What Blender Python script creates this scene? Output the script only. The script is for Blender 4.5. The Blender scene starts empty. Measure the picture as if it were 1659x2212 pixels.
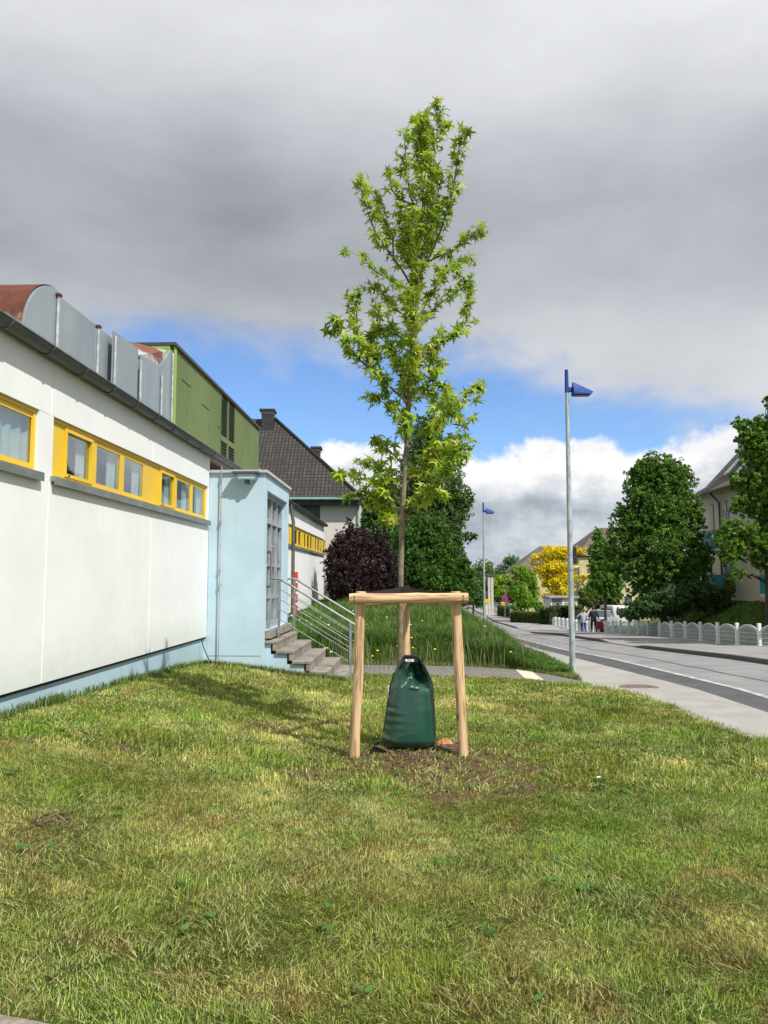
import bpy, math, random
import numpy as np
from mathutils import Vector, Matrix, noise as mnoise
rnd = random.Random(7)
RS = np.random.RandomState(11)
sc = bpy.context.scene
col = sc.collection
R = math.radians

# ------------------------------------------------------------------ camera
PITCH = R(4.96)
FPX, CX, CY = 1660.0, 829.5, 1106.0          # photograph measured on a 1659 x 2212 picture
CAM = Vector((0, 0, 1.6))
cd = bpy.data.cameras.new('camera')
cam = bpy.data.objects.new('camera', cd)
col.objects.link(cam)
cam.location = CAM
cam.rotation_euler = (R(90) + PITCH, 0, 0)
cd.sensor_fit = 'VERTICAL'
cd.sensor_height = 24
cd.lens = 24 * FPX / 2212
cd.clip_end = 3000
sc.camera = cam

# ------------------------------------------------------------------ light
SUN_EL, SUN_AZ = 50.0, 135.0                  # azimuth clockwise from +Y
sd = Vector((math.sin(R(SUN_AZ)) * math.cos(R(SUN_EL)), math.cos(R(SUN_AZ)) * math.cos(R(SUN_EL)), math.sin(R(SUN_EL))))
ld = bpy.data.lights.new('sun', 'SUN')
ld.energy = 4.6
ld.angle = R(0.55)
ld.color = (1.0, 0.95, 0.87)
sun = bpy.data.objects.new('sun', ld)
col.objects.link(sun)
sun.rotation_euler = sd.to_track_quat('Z', 'Y').to_euler()
sc.view_settings.view_transform = 'Standard'
sc.view_settings.look = 'None'
sc.view_settings.gamma = 1
sc.view_settings.exposure = 0.22
sc.view_settings.use_curve_mapping = False


class NT:
    """tiny node-tree writer"""
    def __init__(s, tree):
        s.t = tree
    def n(s, typ, ins=None, **kw):
        nd = s.t.nodes.new(typ)
        for k, v in kw.items():
            setattr(nd, k, v)
        for k, v in (ins or {}).items():
            sock = nd.inputs[k]
            if isinstance(v, bpy.types.NodeSocket):
                s.t.links.new(v, sock)
            elif isinstance(v, bpy.types.Node):
                s.t.links.new(v.outputs[0], sock)
            else:
                if hasattr(sock, 'default_value') and isinstance(v, (tuple, list)) and len(v) == 3 and sock.type == 'RGBA':
                    v = (*v, 1)
                sock.default_value = v
        return nd
    def m(s, op, a, b=0.0, c=0.0, clamp=False):
        return s.n('ShaderNodeMath', {0: a, 1: b, 2: c}, operation=op, use_clamp=clamp).outputs[0]
    def mix(s, f, a, b, bt='MIX'):
        nd = s.n('ShaderNodeMix', data_type='RGBA', blend_type=bt)
        for i, v in ((0, f), (6, a), (7, b)):
            if isinstance(v, bpy.types.NodeSocket):
                s.t.links.new(v, nd.inputs[i])
            else:
                nd.inputs[i].default_value = (*v, 1) if isinstance(v, (tuple, list)) and len(v) == 3 else v
        return nd.outputs[2]
    def ramp(s, f, a, b, lo=0.0, hi=1.0, smooth=True):
        nd = s.n('ShaderNodeMapRange', {0: f, 1: a, 2: b, 3: lo, 4: hi})
        nd.interpolation_type = 'SMOOTHSTEP' if smooth else 'LINEAR'
        return nd.outputs[0]
    def noise(s, vec, scale, detail=4, rough=.55, out=0, dist=0.0):
        ins = {'Scale': scale, 'Detail': detail, 'Roughness': rough, 'Distortion': dist}
        if vec is not None:
            ins['Vector'] = vec
        return s.n('ShaderNodeTexNoise', ins).outputs[out]


# ------------------------------------------------------------------ sky: Nishita blue with a cloud deck and far cumulus by direction
W = bpy.data.worlds.new('World')
sc.world = W
W.use_nodes = True
W.node_tree.nodes.clear()
T_ = NT(W.node_tree)
sky = T_.n('ShaderNodeTexSky', sky_type='NISHITA', sun_disc=False, sun_elevation=R(SUN_EL), sun_rotation=R(SUN_AZ),
           air_density=1.0, dust_density=0.4, ozone_density=2.0)
tc = T_.n('ShaderNodeTexCoord')
sx = T_.n('ShaderNodeSeparateXYZ', {0: tc.outputs['Generated']})
X_, Y_, Z_ = sx.outputs
hor = T_.m('SQRT', T_.m('ADD', T_.m('MULTIPLY', X_, X_), T_.m('MULTIPLY', Y_, Y_)))
hh = T_.m('DIVIDE', Z_, T_.m('MAXIMUM', hor, 0.02))          # tan(elevation)
az = T_.m('ARCTAN2', X_, Y_)
# coordinates for noise: stretched horizontally toward the horizon
cv = T_.n('ShaderNodeCombineXYZ', {0: az, 1: hh, 2: T_.m('COSINE', az)}).outputs[0]
n_big = T_.noise(T_.n('ShaderNodeMapping', {0: cv, 3: (2.2, 4.2, 2.2), 1: (3.1, .4, 0)}).outputs[0], 1.0, 5, .55)
n_mid = T_.noise(T_.n('ShaderNodeMapping', {0: cv, 3: (4.5, 7.5, 4.5), 1: (1.3, 7.2, 2)}).outputs[0], 1.0, 7, .55, dist=.15)
n_cum = T_.noise(T_.n('ShaderNodeMapping', {0: cv, 3: (7.5, 11.0, 7.5), 1: (9.3, 2.7, 4)}).outputs[0], 1.0, 9, .58, dist=.25)
n_cs = T_.noise(T_.n('ShaderNodeMapping', {0: cv, 3: (11, 19.0, 11), 1: (4.3, 1.7, 8)}).outputs[0], 1.0, 7, .6)
n_out = T_.noise(T_.n('ShaderNodeMapping', {0: cv, 3: (5.0, 2.0, 5.0), 1: (5.3, 0, 1.1)}).outputs[0], 1.0, 6, .6)
# high grey deck: lower edge drops to the right
edge = T_.m('SUBTRACT', .305, T_.ramp(az, .02, .60, 0, .16, False))
d = T_.m('SUBTRACT', hh, edge)
d = T_.m('ADD', d, T_.m('MULTIPLY', T_.m('SUBTRACT', n_mid, .5), .26))
deck = T_.ramp(d, -.045, .045)
# deck brightness
b0 = T_.ramp(hh, .27, .42, .54, .36)
b1 = T_.ramp(hh, .44, .78, 0, .30)
br = T_.m('ADD', b0, b1)
br = T_.m('ADD', br, T_.m('MULTIPLY', T_.m('SUBTRACT', n_big, .5), .30))
br = T_.m('ADD', br, T_.m('MULTIPLY', T_.m('SUBTRACT', n_mid, .5), .17))
br = T_.m('ADD', br, T_.ramp(az, .0, .5, 0, .07))
br = T_.m('MINIMUM', T_.m('MAXIMUM', br, .25), .74)
deckc = T_.mix(T_.ramp(br, .25, .65), (.90, .97, 1.08), (.98, 1.0, 1.05))
deckc = T_.n('ShaderNodeVectorMath', {0: deckc, 3: br}, operation='SCALE').outputs[0]
# cumulus bank near the horizon
ct = T_.m('ADD', .178, T_.m('MULTIPLY', T_.m('SUBTRACT', n_out, .5), .14))
dc = T_.m('SUBTRACT', ct, hh)
dc2 = T_.m('ADD', dc, T_.m('MULTIPLY', T_.m('SUBTRACT', n_cum, .5), .13))
cum = T_.ramp(dc2, -.003, .014)
cb = T_.ramp(dc2, .004, .09, .94, .54)
cb = T_.m('ADD', cb, T_.m('MULTIPLY', T_.m('SUBTRACT', n_cs, .5), 1.0))
cb = T_.m('MINIMUM', T_.m('MAXIMUM', cb, .38), .86)
cumc = T_.mix(T_.ramp(cb, .45, .85), (.88, .97, 1.08), (1.0, 1.0, 1.02))
cumc = T_.n('ShaderNodeVectorMath', {0: cumc, 3: cb}, operation='SCALE').outputs[0]
S10 = T_.n('ShaderNodeVectorMath', {0: sky, 3: .1}, operation='SCALE').outputs[0]
blue = T_.mix(1.0, S10, (.98, 1.20, 1.50), 'MULTIPLY')
c = T_.mix(cum, blue, cumc)
c = T_.mix(deck, c, deckc)
c = T_.n('ShaderNodeVectorMath', {0: c, 3: 10.0}, operation='SCALE').outputs[0]
bg = T_.n('ShaderNodeBackground', {0: c, 1: 0.1})
wo = T_.n('ShaderNodeOutputWorld', {0: bg})

# ------------------------------------------------------------------ projection helpers (photograph -> world)
cp, sp_ = math.cos(PITCH), math.sin(PITCH)
def ray(px, py):
    a, b = (px - CX) / FPX, (CY - py) / FPX
    return Vector((a, cp - b * sp_, sp_ + b * cp))
def at(px, py, Y):
    r = ray(px, py)
    return CAM + r * (Y / r.y)
def ip(x, xs, ys):
    return float(np.interp(x, xs, ys))
ZRY = [-200, 0, 8, 12, 15.6, 20, 27.8, 36.5, 48, 56, 87, 125, 600]
ZRZ = [0, 0, -.03, -.1, -.26, -.46, -.9, -1.3, -1.84, -2.35, -3.3, -3.6, -4]
def zr(y):
    return np.interp(y, ZRY, ZRZ)
def G(px, py, fn=None):
    fn = fn or (lambda x, y: zr(y))
    r = ray(px, py)
    t = 5.0
    for i in range(60):
        p = CAM + r * t
        t += 0.6 * (1.6 + r.z * t - fn(p.x, p.y)) / max(1e-4, -r.z) - 0 if True else 0
        t = max(t, .5)
    t2 = t
    return CAM + r * t2

def G(px, py, fn=None):
    fn = fn or (lambda x, y: zr(y))
    r = ray(px, py)
    lo, hi = .5, 400.0
    t = lo
    while t < hi:
        p = CAM + r * t
        if p.z < fn(p.x, p.y):
            break
        t *= 1.01
    a, b = t / 1.01, t
    for i in range(30):
        m = (a + b) / 2
        p = CAM + r * m
        if p.z < fn(p.x, p.y): b = m
        else: a = m
    return CAM + r * a

# plan lines (X as a function of Y)
lawn_pts = [G(x, y) for x, y in ((1265, 1480), (1319, 1489), (1394, 1506), (1439, 1524), (1494, 1544), (1544, 1563), (1594, 1581), (1659, 1601))]
lawn_pts = sorted([(p.y, p.x) for p in lawn_pts])
LY = [-60, 0, 3.5] + [p[0] for p in lawn_pts]
LX = [5.1, 4.9, 4.55] + [p[1] for p in lawn_pts]
def XL(y): return np.interp(y, LY, LX)
def XB(y): return np.interp(y, [12.5, 13.2, 15.6, 20, 35, 50, 160, 600], [3.2, 3.45, 3.82, 4.22, 5.0, 6.1, 11.4, 33])
def XBAND(y): return np.interp(y, [-60, 9.6, 20, 35, 60, 600], [4.7, 4.75, 5.0, 5.95, 7.3, 34.3])
def XLINE(y): return 4.88 + .05 * y if np.isscalar(y) else 4.88 + .05 * y
def XKERB(y): return 7.8 + .055 * y
def XFENCE(y): return 12.0 + .055 * y
def sm(t):
    t = np.clip(t, 0, 1)
    return t * t * (3 - 2 * t)
PATH_N = [(p.x, p.y) for p in (G(700, 1455), G(760, 1457), G(1000, 1462), G(1159, 1471), G(1265, 1480))]
PATH_F = [(p.x, p.y) for p in (G(700, 1436), G(760, 1437), G(1010, 1441), G(1100, 1446), G(1190, 1459), G(1262, 1474))]
def YPN(x): return np.interp(x, [p[0] for p in PATH_N], [p[1] for p in PATH_N])
def YPF(x): return np.interp(x, [p[0] for p in PATH_F], [p[1] for p in PATH_F])

def vnoise(x, y, s, seed=0):
    """numpy value noise"""
    x = np.asarray(x, float) / s + 137.0 + seed * 17.3
    y = np.asarray(y, float) / s + 59.0 + seed * 7.7
    xi, yi = np.floor(x).astype(int), np.floor(y).astype(int)
    fx, fy = x - xi, y - yi
    fx, fy = fx * fx * (3 - 2 * fx), fy * fy * (3 - 2 * fy)
    def h(a, b):
        v = np.sin(a * 127.1 + b * 311.7 + seed * 74.7) * 43758.5453
        return v - np.floor(v)
    return (h(xi, yi) * (1 - fx) + h(xi + 1, yi) * fx) * (1 - fy) + (h(xi, yi + 1) * (1 - fx) + h(xi + 1, yi + 1) * fx) * fy
def fbm(x, y, s, seed=0, o=4):
    r, a, t = 0, 1, 0
    for i in range(o):
        r = r + a * vnoise(x, y, s, seed + i * 3)
        t += a
        a *= .55
        s *= .5
    return r / t

def TZ(x, y):
    """height of the ground"""
    x = np.asarray(x, float); y = np.asarray(y, float)
    z = zr(y)
    amp = np.interp(y, [-20, 6.5, 13.3, 20, 30], [.44, .42, .29, .18, 0])
    z = z + amp * sm((-x - .2) / 3.0)
    bh = np.interp(y, [15.2, 17, 20, 25, 28, 34, 60, 100], [.0, .22, .55, 1.12, 1.6, 1.95, 2.2, 1.5])
    bh = bh * np.where(y > 15.2, 1, 0) * sm((y - YPF(x) - .02) / .7)
    lim = np.interp(y, [15, 30, 60], [1.0, .92, .8])
    z = z + bh * lim * sm((XB(y) - x - .05) / np.interp(y, [15, 22, 30], [1.6, 2.2, 3.2]))
    # raised gardens behind the white fence
    g = sm((x - XFENCE(y) - .3) / 5.0) * np.interp(y, [-20, 10, 46, 56, 60], [1.4, 1.5, 1.75, .1, 0])
    z = z + g
    # soil mound round the young tree
    dd = np.hypot(x - .25, (y - 7.25))
    z = z + .045 * sm(1 - dd / 1.1) + .012 * (fbm(x, y, .35, 5) - .5) * (y < 16)
    return z
def tz(x, y): return float(TZ(x, y))

# ------------------------------------------------------------------ object helpers
def tag(o, label=None, cat=None, group=None, kind=None):
    if label: o['label'] = label
    if cat: o['category'] = cat
    if group: o['group'] = group
    if kind: o['kind'] = kind
    return o
def empty(name, loc, rz=0, label=None, cat=None, group=None):
    o = bpy.data.objects.new(name, None)
    o.empty_display_size = .2
    col.objects.link(o)
    o.location = loc
    o.rotation_euler = (0, 0, rz)
    return tag(o, label, cat, group)
def copy_tree(o, parent=None):
    c_ = o.copy(); col.objects.link(c_)
    if parent: c_.parent = parent
    for ch in list(o.children): copy_tree(ch, c_)
    return c_

class MB:
    def __init__(s):
        s.v = []; s.f = []
    def add(s, vs, fs):
        n = len(s.v)
        s.v += [tuple(v) for v in vs]
        s.f += [tuple(i + n for i in f) for f in fs]
        return s
    def box(s, x0, x1, y0, y1, z0, z1, bev=0.0):
        if x0 > x1: x0, x1 = x1, x0
        if y0 > y1: y0, y1 = y1, y0
        if z0 > z1: z0, z1 = z1, z0
        if bev <= 0:
            return s.add([(x0, y0, z0), (x1, y0, z0), (x1, y1, z0), (x0, y1, z0), (x0, y0, z1), (x1, y0, z1), (x1, y1, z1), (x0, y1, z1)],
                         [(0, 3, 2, 1), (4, 5, 6, 7), (0, 1, 5, 4), (1, 2, 6, 5), (2, 3, 7, 6), (3, 0, 4, 7)])
        b = min(bev, (x1 - x0) / 2.1, (y1 - y0) / 2.1, (z1 - z0) / 2.1)
        def ring(z, i):
            a0, a1, c0, c1 = x0 + i, x1 - i, y0 + i, y1 - i
            return [(a0 + b, c0, z), (a1 - b, c0, z), (a1, c0 + b, z), (a1, c1 - b, z), (a1 - b, c1, z), (a0 + b, c1, z), (a0, c1 - b, z), (a0, c0 + b, z)]
        vs = ring(z0, b * .7) + ring(z0 + b, 0) + ring(z1 - b, 0) + ring(z1, b * .7)
        fs = [tuple(range(7, -1, -1)), tuple(range(24, 32))]
        for r in range(3):
            for i in range(8):
                j = (i + 1) % 8
                fs.append((r * 8 + i, r * 8 + j, r * 8 + 8 + j, r * 8 + 8 + i))
        return s.add(vs, fs)
    def tube(s, pts, rad, n=8, cap=True):
        pts = [Vector(p) for p in pts]
        if not isinstance(rad, (list, tuple)): rad = [rad] * len(pts)
        vs = []; fs = []
        up = None
        for i, p in enumerate(pts):
            a = pts[max(i - 1, 0)]; b = pts[min(i + 1, len(pts) - 1)]
            t = (b - a).normalized() if (b - a).length > 1e-9 else Vector((0, 0, 1))
            if up is None:
                up = t.orthogonal().normalized()
            up = (up - t * up.dot(t))
            up = up.normalized() if up.length > 1e-6 else t.orthogonal().normalized()
            w = t.cross(up)
            for k in range(n):
                a_ = 2 * math.pi * k / n
                vs.append(p + (up * math.cos(a_) + w * math.sin(a_)) * rad[i])
        for i in range(len(pts) - 1):
            for k in range(n):
                k2 = (k + 1) % n
                fs.append((i * n + k, i * n + k2, i * n + n + k2, i * n + n + k))
        if cap:
            fs.append(tuple(range(n - 1, -1, -1)))
            fs.append(tuple(range((len(pts) - 1) * n, len(pts) * n)))
        return s.add(vs, fs)
    def prism(s, poly, axis, a, b):
        """polygon in the two other axes (in xyz order), extruded along axis from a to b"""
        n = len(poly)
        def P(p, q):
            return {'x': (q, p[0], p[1]), 'y': (p[0], q, p[1]), 'z': (p[0], p[1], q)}[axis]
        vs = [P(p, a) for p in poly] + [P(p, b) for p in poly]
        fs = [tuple(range(n - 1, -1, -1)), tuple(range(n, 2 * n))]
        for i in range(n):
            j = (i + 1) % n
            fs.append((i, j, n + j, n + i))
        return s.add(vs, fs)
    def lathe(s, prof, c_=(0, 0, 0), n=16):
        vs = []; fs = []
        for r, z in prof:
            for k in range(n):
                a_ = 2 * math.pi * k / n
                vs.append((c_[0] + r * math.cos(a_), c_[1] + r * math.sin(a_), c_[2] + z))
        m = len(prof)
        for i in range(m - 1):
            for k in range(n):
                k2 = (k + 1) % n
                fs.append((i * n + k, i * n + k2, i * n + n + k2, i * n + n + k))
        fs.append(tuple(range(n - 1, -1, -1)))
        fs.append(tuple(range((m - 1) * n, m * n)))
        return s.add(vs, fs)
    def build(s, name, mt, parent=None, smooth=False, recalc=True, **kw):
        me = bpy.data.meshes.new(name)
        me.from_pydata(s.v, [], s.f)
        if recalc:
            import bmesh
            bm = bmesh.new(); bm.from_mesh(me)
            bmesh.ops.recalc_face_normals(bm, faces=bm.faces)
            bm.to_mesh(me); bm.free()
        if smooth:
            me.polygons.foreach_set('use_smooth', [True] * len(me.polygons))
            me.set_sharp_from_angle(angle=R(40))
        me.materials.append(mt)
        o = bpy.data.objects.new(name, me)
        col.objects.link(o)
        if parent: o.parent = parent
        return tag(o, **kw)

def np_mesh(name, verts, loops, starts, mt, colors=None, parent=None, smooth=False):
    me = bpy.data.meshes.new(name)
    nv = len(verts)
    me.vertices.add(nv)
    me.vertices.foreach_set('co', np.asarray(verts, np.float32).ravel())
    me.loops.add(len(loops))
    me.loops.foreach_set('vertex_index', np.asarray(loops, np.int32))
    me.polygons.add(len(starts))
    me.polygons.foreach_set('loop_start', np.asarray(starts, np.int32))
    me.update(calc_edges=True)
    if colors is not None:
        a = me.color_attributes.new('col', 'FLOAT_COLOR', 'POINT')
        c4 = np.ones((nv, 4), np.float32); c4[:, :3] = colors
        a.data.foreach_set('color', c4.ravel())
    if smooth:
        me.polygons.foreach_set('use_smooth', np.ones(len(starts), bool))
    me.materials.append(mt)
    o = bpy.data.objects.new(name, me)
    col.objects.link(o)
    if parent: o.parent = parent
    return o

# ------------------------------------------------------------------ materials
MATS = {}
def mat(name, c1, c2=None, rough=.7, scale=3.0, bump=0.0, bscale=None, metal=0.0, spec=.5, detail=5, stretch=None, lo=.35, hi=.65, coat=0.0, dist=.01):
    m = bpy.data.materials.new(name); m.use_nodes = True
    t = NT(m.node_tree); t.t.nodes.clear()
    vec = t.n('ShaderNodeTexCoord').outputs['Object']
    if stretch: vec = t.n('ShaderNodeMapping', {0: vec, 3: stretch}).outputs[0]
    pb = t.n('ShaderNodeBsdfPrincipled', {'Roughness': rough, 'Metallic': metal, 'Specular IOR Level': spec, 'Coat Weight': coat})
    if c2 is not None:
        f = t.ramp(t.noise(vec, scale, detail), lo, hi)
        t.t.links.new(t.mix(f, c1, c2), pb.inputs['Base Color'])
        t.t.links.new(t.ramp(f, 0, 1, rough * .85, min(1, rough * 1.15)), pb.inputs['Roughness'])
    else:
        pb.inputs['Base Color'].default_value = (*c1, 1)
    if bump:
        bn = t.n('ShaderNodeBump', {'Strength': bump, 'Distance': dist, 'Height': t.noise(vec, bscale or scale * 6, 6)})
        t.t.links.new(bn.outputs[0], pb.inputs['Normal'])
    t.n('ShaderNodeOutputMaterial', {0: pb})
    MATS[name] = (m, t, pb, vec)
    return m
def leafmat(name, rough=.5, trans=.35, tint=(1, 1, 1)):
    m = bpy.data.materials.new(name); m.use_nodes = True
    t = NT(m.node_tree); t.t.nodes.clear()
    a = t.n('ShaderNodeAttribute', attribute_name='col')
    c_ = t.mix(1.0, a.outputs[0], tint, 'MULTIPLY')
    pb = t.n('ShaderNodeBsdfPrincipled', {'Base Color': c_, 'Roughness': rough, 'Specular IOR Level': .35})
    tr = t.n('ShaderNodeBsdfTranslucent', {0: t.mix(1.0, c_, (1.25, 1.2, .55), 'MULTIPLY')})
    mx = t.n('ShaderNodeMixShader', {0: trans, 1: pb, 2: tr})
    t.n('ShaderNodeOutputMaterial', {0: mx})
    return m

# ------------------------------------------------------------------ structure: ground
def soil_lawn_mat():
    m = bpy.data.materials.new('ground'); m.use_nodes = True
    t = NT(m.node_tree); t.t.nodes.clear()
    a = t.n('ShaderNodeAttribute', attribute_name='col')
    vec = t.n('ShaderNodeTexCoord').outputs['Object']
    n1 = t.noise(vec, 30, 6, .65)
    n2 = t.noise(vec, 5, 5, .6)
    c_ = t.mix(t.ramp(n1, .3, .7), (.55, .55, .55), (1.5, 1.45, 1.3))
    c_ = t.mix(1.0, a.outputs[0], c_, 'MULTIPLY')
    c_ = t.mix(t.ramp(n2, .35, .7, 0, .4), c_, (.16, .15, .06))
    bn = t.n('ShaderNodeBump', {'Strength': .9, 'Distance': .03, 'Height': t.noise(vec, 45, 6, .7)})
    pb = t.n('ShaderNodeBsdfPrincipled', {'Base Color': c_, 'Roughness': .95, 'Specular IOR Level': .1, 'Normal': bn})
    t.n('ShaderNodeOutputMaterial', {0: pb})
    return m

def soil_amount(x, y):
    """bare earth round the young tree and a few molehills"""
    n = fbm(x, y, .5, 21)
    ex, ey = (x - .42) / 1.3, (y - 6.75) / .95
    a = sm((1.05 - np.hypot(ex, ey) + (n - .5) * 1.3) * 1.8)
    for (cx, cy, r) in MOLE:
        a = np.maximum(a, sm((1.2 - np.hypot((x - cx) / r, (y - cy) / (r * .9)) + (n - .5)) * 1.6))
    return np.clip(a, 0, 1)
MOLE = []
for (px, py, r) in ((575, 1558, .30), (700, 1548, .22), (68, 1577, .16), (270, 1598, .16), (120, 1745, .12), (1130, 1690, .3), (960, 1700, .35), (650, 1660, .28)):
    p = G(px, py, lambda x, y: 0.03 + .45 * float(sm((-x - .2) / 3.0)))
    MOLE.append((p.x, p.y, r))

def lawn_color(x, y):
    """natural colour patches of the mown lawn: green, olive, straw"""
    a = fbm(x, y, 1.5, 1); b = fbm(x, y, .55, 9); d_ = fbm(x, y, .25, 14)
    straw = np.clip((.50 * a + .50 * b - .495) * 8.0, 0, 1)
    lush = np.clip((fbm(x, y, .8, 31) - .50) * 6, 0, 1)
    base = np.stack([.215 + .10 * d_, .275 + .10 * d_, .045 + .02 * d_], -1)
    st = np.stack([.62 + .14 * d_, .58 + .12 * d_, .21 + .06 * d_], -1)
    lu = np.stack([.165 + .06 * d_, .335 + .10 * d_, .030 + .01 * d_], -1)
    c_ = base * (1 - straw[..., None]) + st * straw[..., None] * .85 + base * straw[..., None] * .15
    c_ = c_ * (1 - lush[..., None] * .7) + lu * lush[..., None] * .7
    dk = np.clip((fbm(x, y, .45, 63) - .52) * 5, 0, 1)[..., None]
    c_ = c_ * (1 - dk * .55) + np.array([.11, .14, .035]) * dk * .55
    rd = np.clip((fbm(x, y, .3, 91) - .63) * 9, 0, 1)[..., None]
    return (c_ * (1 - rd * .5) + np.array([.34, .19, .08]) * rd * .5) * .93

def axis(parts):
    out = []
    for a, b, st in parts:
        out += list(np.arange(a, b, st))
    return np.array(out + [parts[-1][1]])
gx = axis([(-900, -100, 100), (-100, -12, 8), (-12, -4, .5), (-4, 6, .1), (6, 30, .5), (30, 100, 5), (100, 900, 100)])
gy = axis([(-300, -20, 40), (-20, 1, 1.5), (1, 16, .1), (16, 60, .5), (60, 160, 2), (160, 1200, 60)])
XX, YY = np.meshgrid(gx, gy)
ZZ = TZ(XX, YY)
on_path = (YY > YPN(XX) - .03) & (YY < YPF(XX) + .03) & (XX > -1.2) & (XX < XB(YY) + .3)
right = ((YY < 13.1) & (XX > XL(YY) + .02)) | ((YY >= 13.1) & (XX > XB(YY) + .02))
right = right & (XX < XFENCE(YY) - .05)
ZZ = ZZ - .10 * (right | on_path) - .05 * ((YY < 2.50) & (XX < 5))
base = lawn_color(XX, YY) * .25  # turf under the blades darkened: shade between blades put into the colour
so = soil_amount(XX, YY)[..., None]
base = base * (1 - so) + np.array([.115, .075, .045]) * so
far = sm((YY - 15) / 3)[..., None] * (XX < XB(YY))[..., None]
base = base * (1 - far) + np.array([.045, .085, .02]) * far
gar = (XX > XFENCE(YY))[..., None]
base = np.where(gar, np.array([.04, .08, .018]), base)
ny, nx = XX.shape
V = np.stack([XX, YY, ZZ], -1).reshape(-1, 3)
idx = np.arange(ny * nx).reshape(ny, nx)
Q = np.stack([idx[:-1, :-1], idx[:-1, 1:], idx[1:, 1:], idx[1:, :-1]], -1).reshape(-1, 4)
g = np_mesh('ground', V, Q.ravel(), np.arange(len(Q)) * 4, soil_lawn_mat(), base.reshape(-1, 3), smooth=True)
tag(g, 'mown grassy ground and soil sloping down to the street', 'ground', kind='structure')

def strip(name, fa, fb, y0, y1, st, mt, dz, ns=3, label=None, cat=None, zf=None, thick=0):
    ys = np.arange(y0, y1 + st * .5, st)
    zf = zf or (lambda y: zr(y))
    vs = []; fs = []
    for y in ys:
        a, b = float(fa(y)), float(fb(y))
        for k in range(ns + 1):
            vs.append((a + (b - a) * k / ns, y, float(zf(y)) + dz))
    n = ns + 1
    for i in range(len(ys) - 1):
        for k in range(ns):
            fs.append((i * n + k, i * n + k + 1, i * n + n + k + 1, i * n + n + k))
    mb = MB().add(vs, fs)
    return mb.build(name, mt, None, False, True, kind='structure', label=label, cat=cat)

asph = mat('asphalt', (.19, .19, .195), (.25, .25, .25), .9, 1.2, .5, 90, detail=8)
dark_asph = mat('dark_asphalt', (.060, .062, .068), (.085, .087, .092), .9, 2.0, .5, 90, detail=8)
pave = mat('pavement', (.285, .275, .255), (.34, .33, .31), .9, 1.5, .4, 80, detail=8)
pave2 = mat('far_pavement', (.22, .21, .205), (.29, .28, .27), .9, .8, .4, 60, detail=8)
whitep = mat('road_paint', (.30, .30, .29), (.52, .52, .50), .7, 6)
kerbm = mat('kerb_stone', (.07, .068, .065), (.12, .118, .11), .85, 8, .3)

ys_ = lambda y: y
strip('road', lambda y: XBAND(y) - .3, XKERB, -60, 200, .5, asph, .0, 4, 'pale grey asphalt street running downhill', 'road')
strip('cycle_lane', lambda y: XBAND(y) + .06 * (vnoise(y, 0, 2.5) - .5), lambda y: XLINE(y) - .06, -60, 75, .5, dark_asph, .006, 2, 'dark asphalt strip between pavement and white line', 'lane')
strip('lane_line', lambda y: XLINE(y) - .06, lambda y: XLINE(y) + .06, -60, 75, .5, whitep, .011, 1, 'worn white line painted along the street', 'marking')
strip('tar_seam', lambda y: 5.8 + .055 * y + .10 * (vnoise(y, 0, 1.1) - .5), lambda y: 5.83 + .03 * vnoise(y, 3, .8) + .055 * y + .10 * (vnoise(y, 0, 1.1) - .5), -20, 60, .25, dark_asph, .006, 1, 'dark tar seam in the road surface', 'seam')
def near_left(y): return XL(y) - .10 if y < 12.7 else XB(y) - .12
strip('pavement', near_left, XBAND, -60, 200, .25, pave, .010, 3, 'pale asphalt footway beside the lawn', 'pavement')
# driveway dip in the far kerb between about 30 and 34 m
def kz(y): return zr(y) + np.interp(y, [-60, 28.0, 29.5, 33.5, 35.0, 57, 60, 66, 69, 200], [.11, .11, .015, .015, .11, .11, .0, .0, .11, .11])
strip('far_pavement', lambda y: XKERB(y) + .12, lambda y: XFENCE(y) + .3, -60, 200, .5, pave2, .004, 4, 'grey footway along the white garden fence', 'pavement', zf=kz)
# kerb as a solid with a real face
ys = np.arange(-60, 200, .5)
mb = MB(); vs = []; fs = []
for y in ys:
    x = float(XKERB(y)); z0 = float(zr(y)) - .1; z1 = float(kz(y)) + .008
    vs += [(x, y, z0), (x, y, z1 - .012), (x + .012, y, z1), (x + .12, y, z1), (x + .12, y, z0)]
for i in range(len(ys) - 1):
    for k in range(4):
        fs.append((i * 5 + k, i * 5 + k + 1, i * 5 + 6 + k, i * 5 + 5 + k))
mb.add(vs, fs).build('kerb', kerbm, None, kind='structure', label='stone kerb of the far footway', cat='kerb')
# paved path to the stairs
def paver_mat():
    m = bpy.data.materials.new('pavers'); m.use_nodes = True
    t = NT(m.node_tree); t.t.nodes.clear()
    vec = t.n('ShaderNodeTexCoord').outputs['Object']
    b = t.n('ShaderNodeTexBrick', {'Vector': vec, 'Color1': (.17, .165, .16, 1), 'Color2': (.23, .22, .21, 1), 'Mortar': (.07, .075, .05, 1), 'Scale': 1.0,
                                   'Mortar Size': .012, 'Brick Width': .2, 'Row Height': .1})
    n_ = t.noise(vec, 12, 6)
    c_ = t.mix(t.ramp(n_, .3, .7, 0, .5), b.outputs[0], (.14, .135, .11))
    bn = t.n('ShaderNodeBump', {'Strength': .5, 'Distance': .01, 'Height': b.outputs[1]}); bn.invert = True
    pb = t.n('ShaderNodeBsdfPrincipled', {'Base Color': c_, 'Roughness': .9, 'Normal': bn})
    t.n('ShaderNodeOutputMaterial', {0: pb})
    return m
mb = MB(); vs = []; fs = []
xs = np.arange(-1.15, 3.42, .12)
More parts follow.
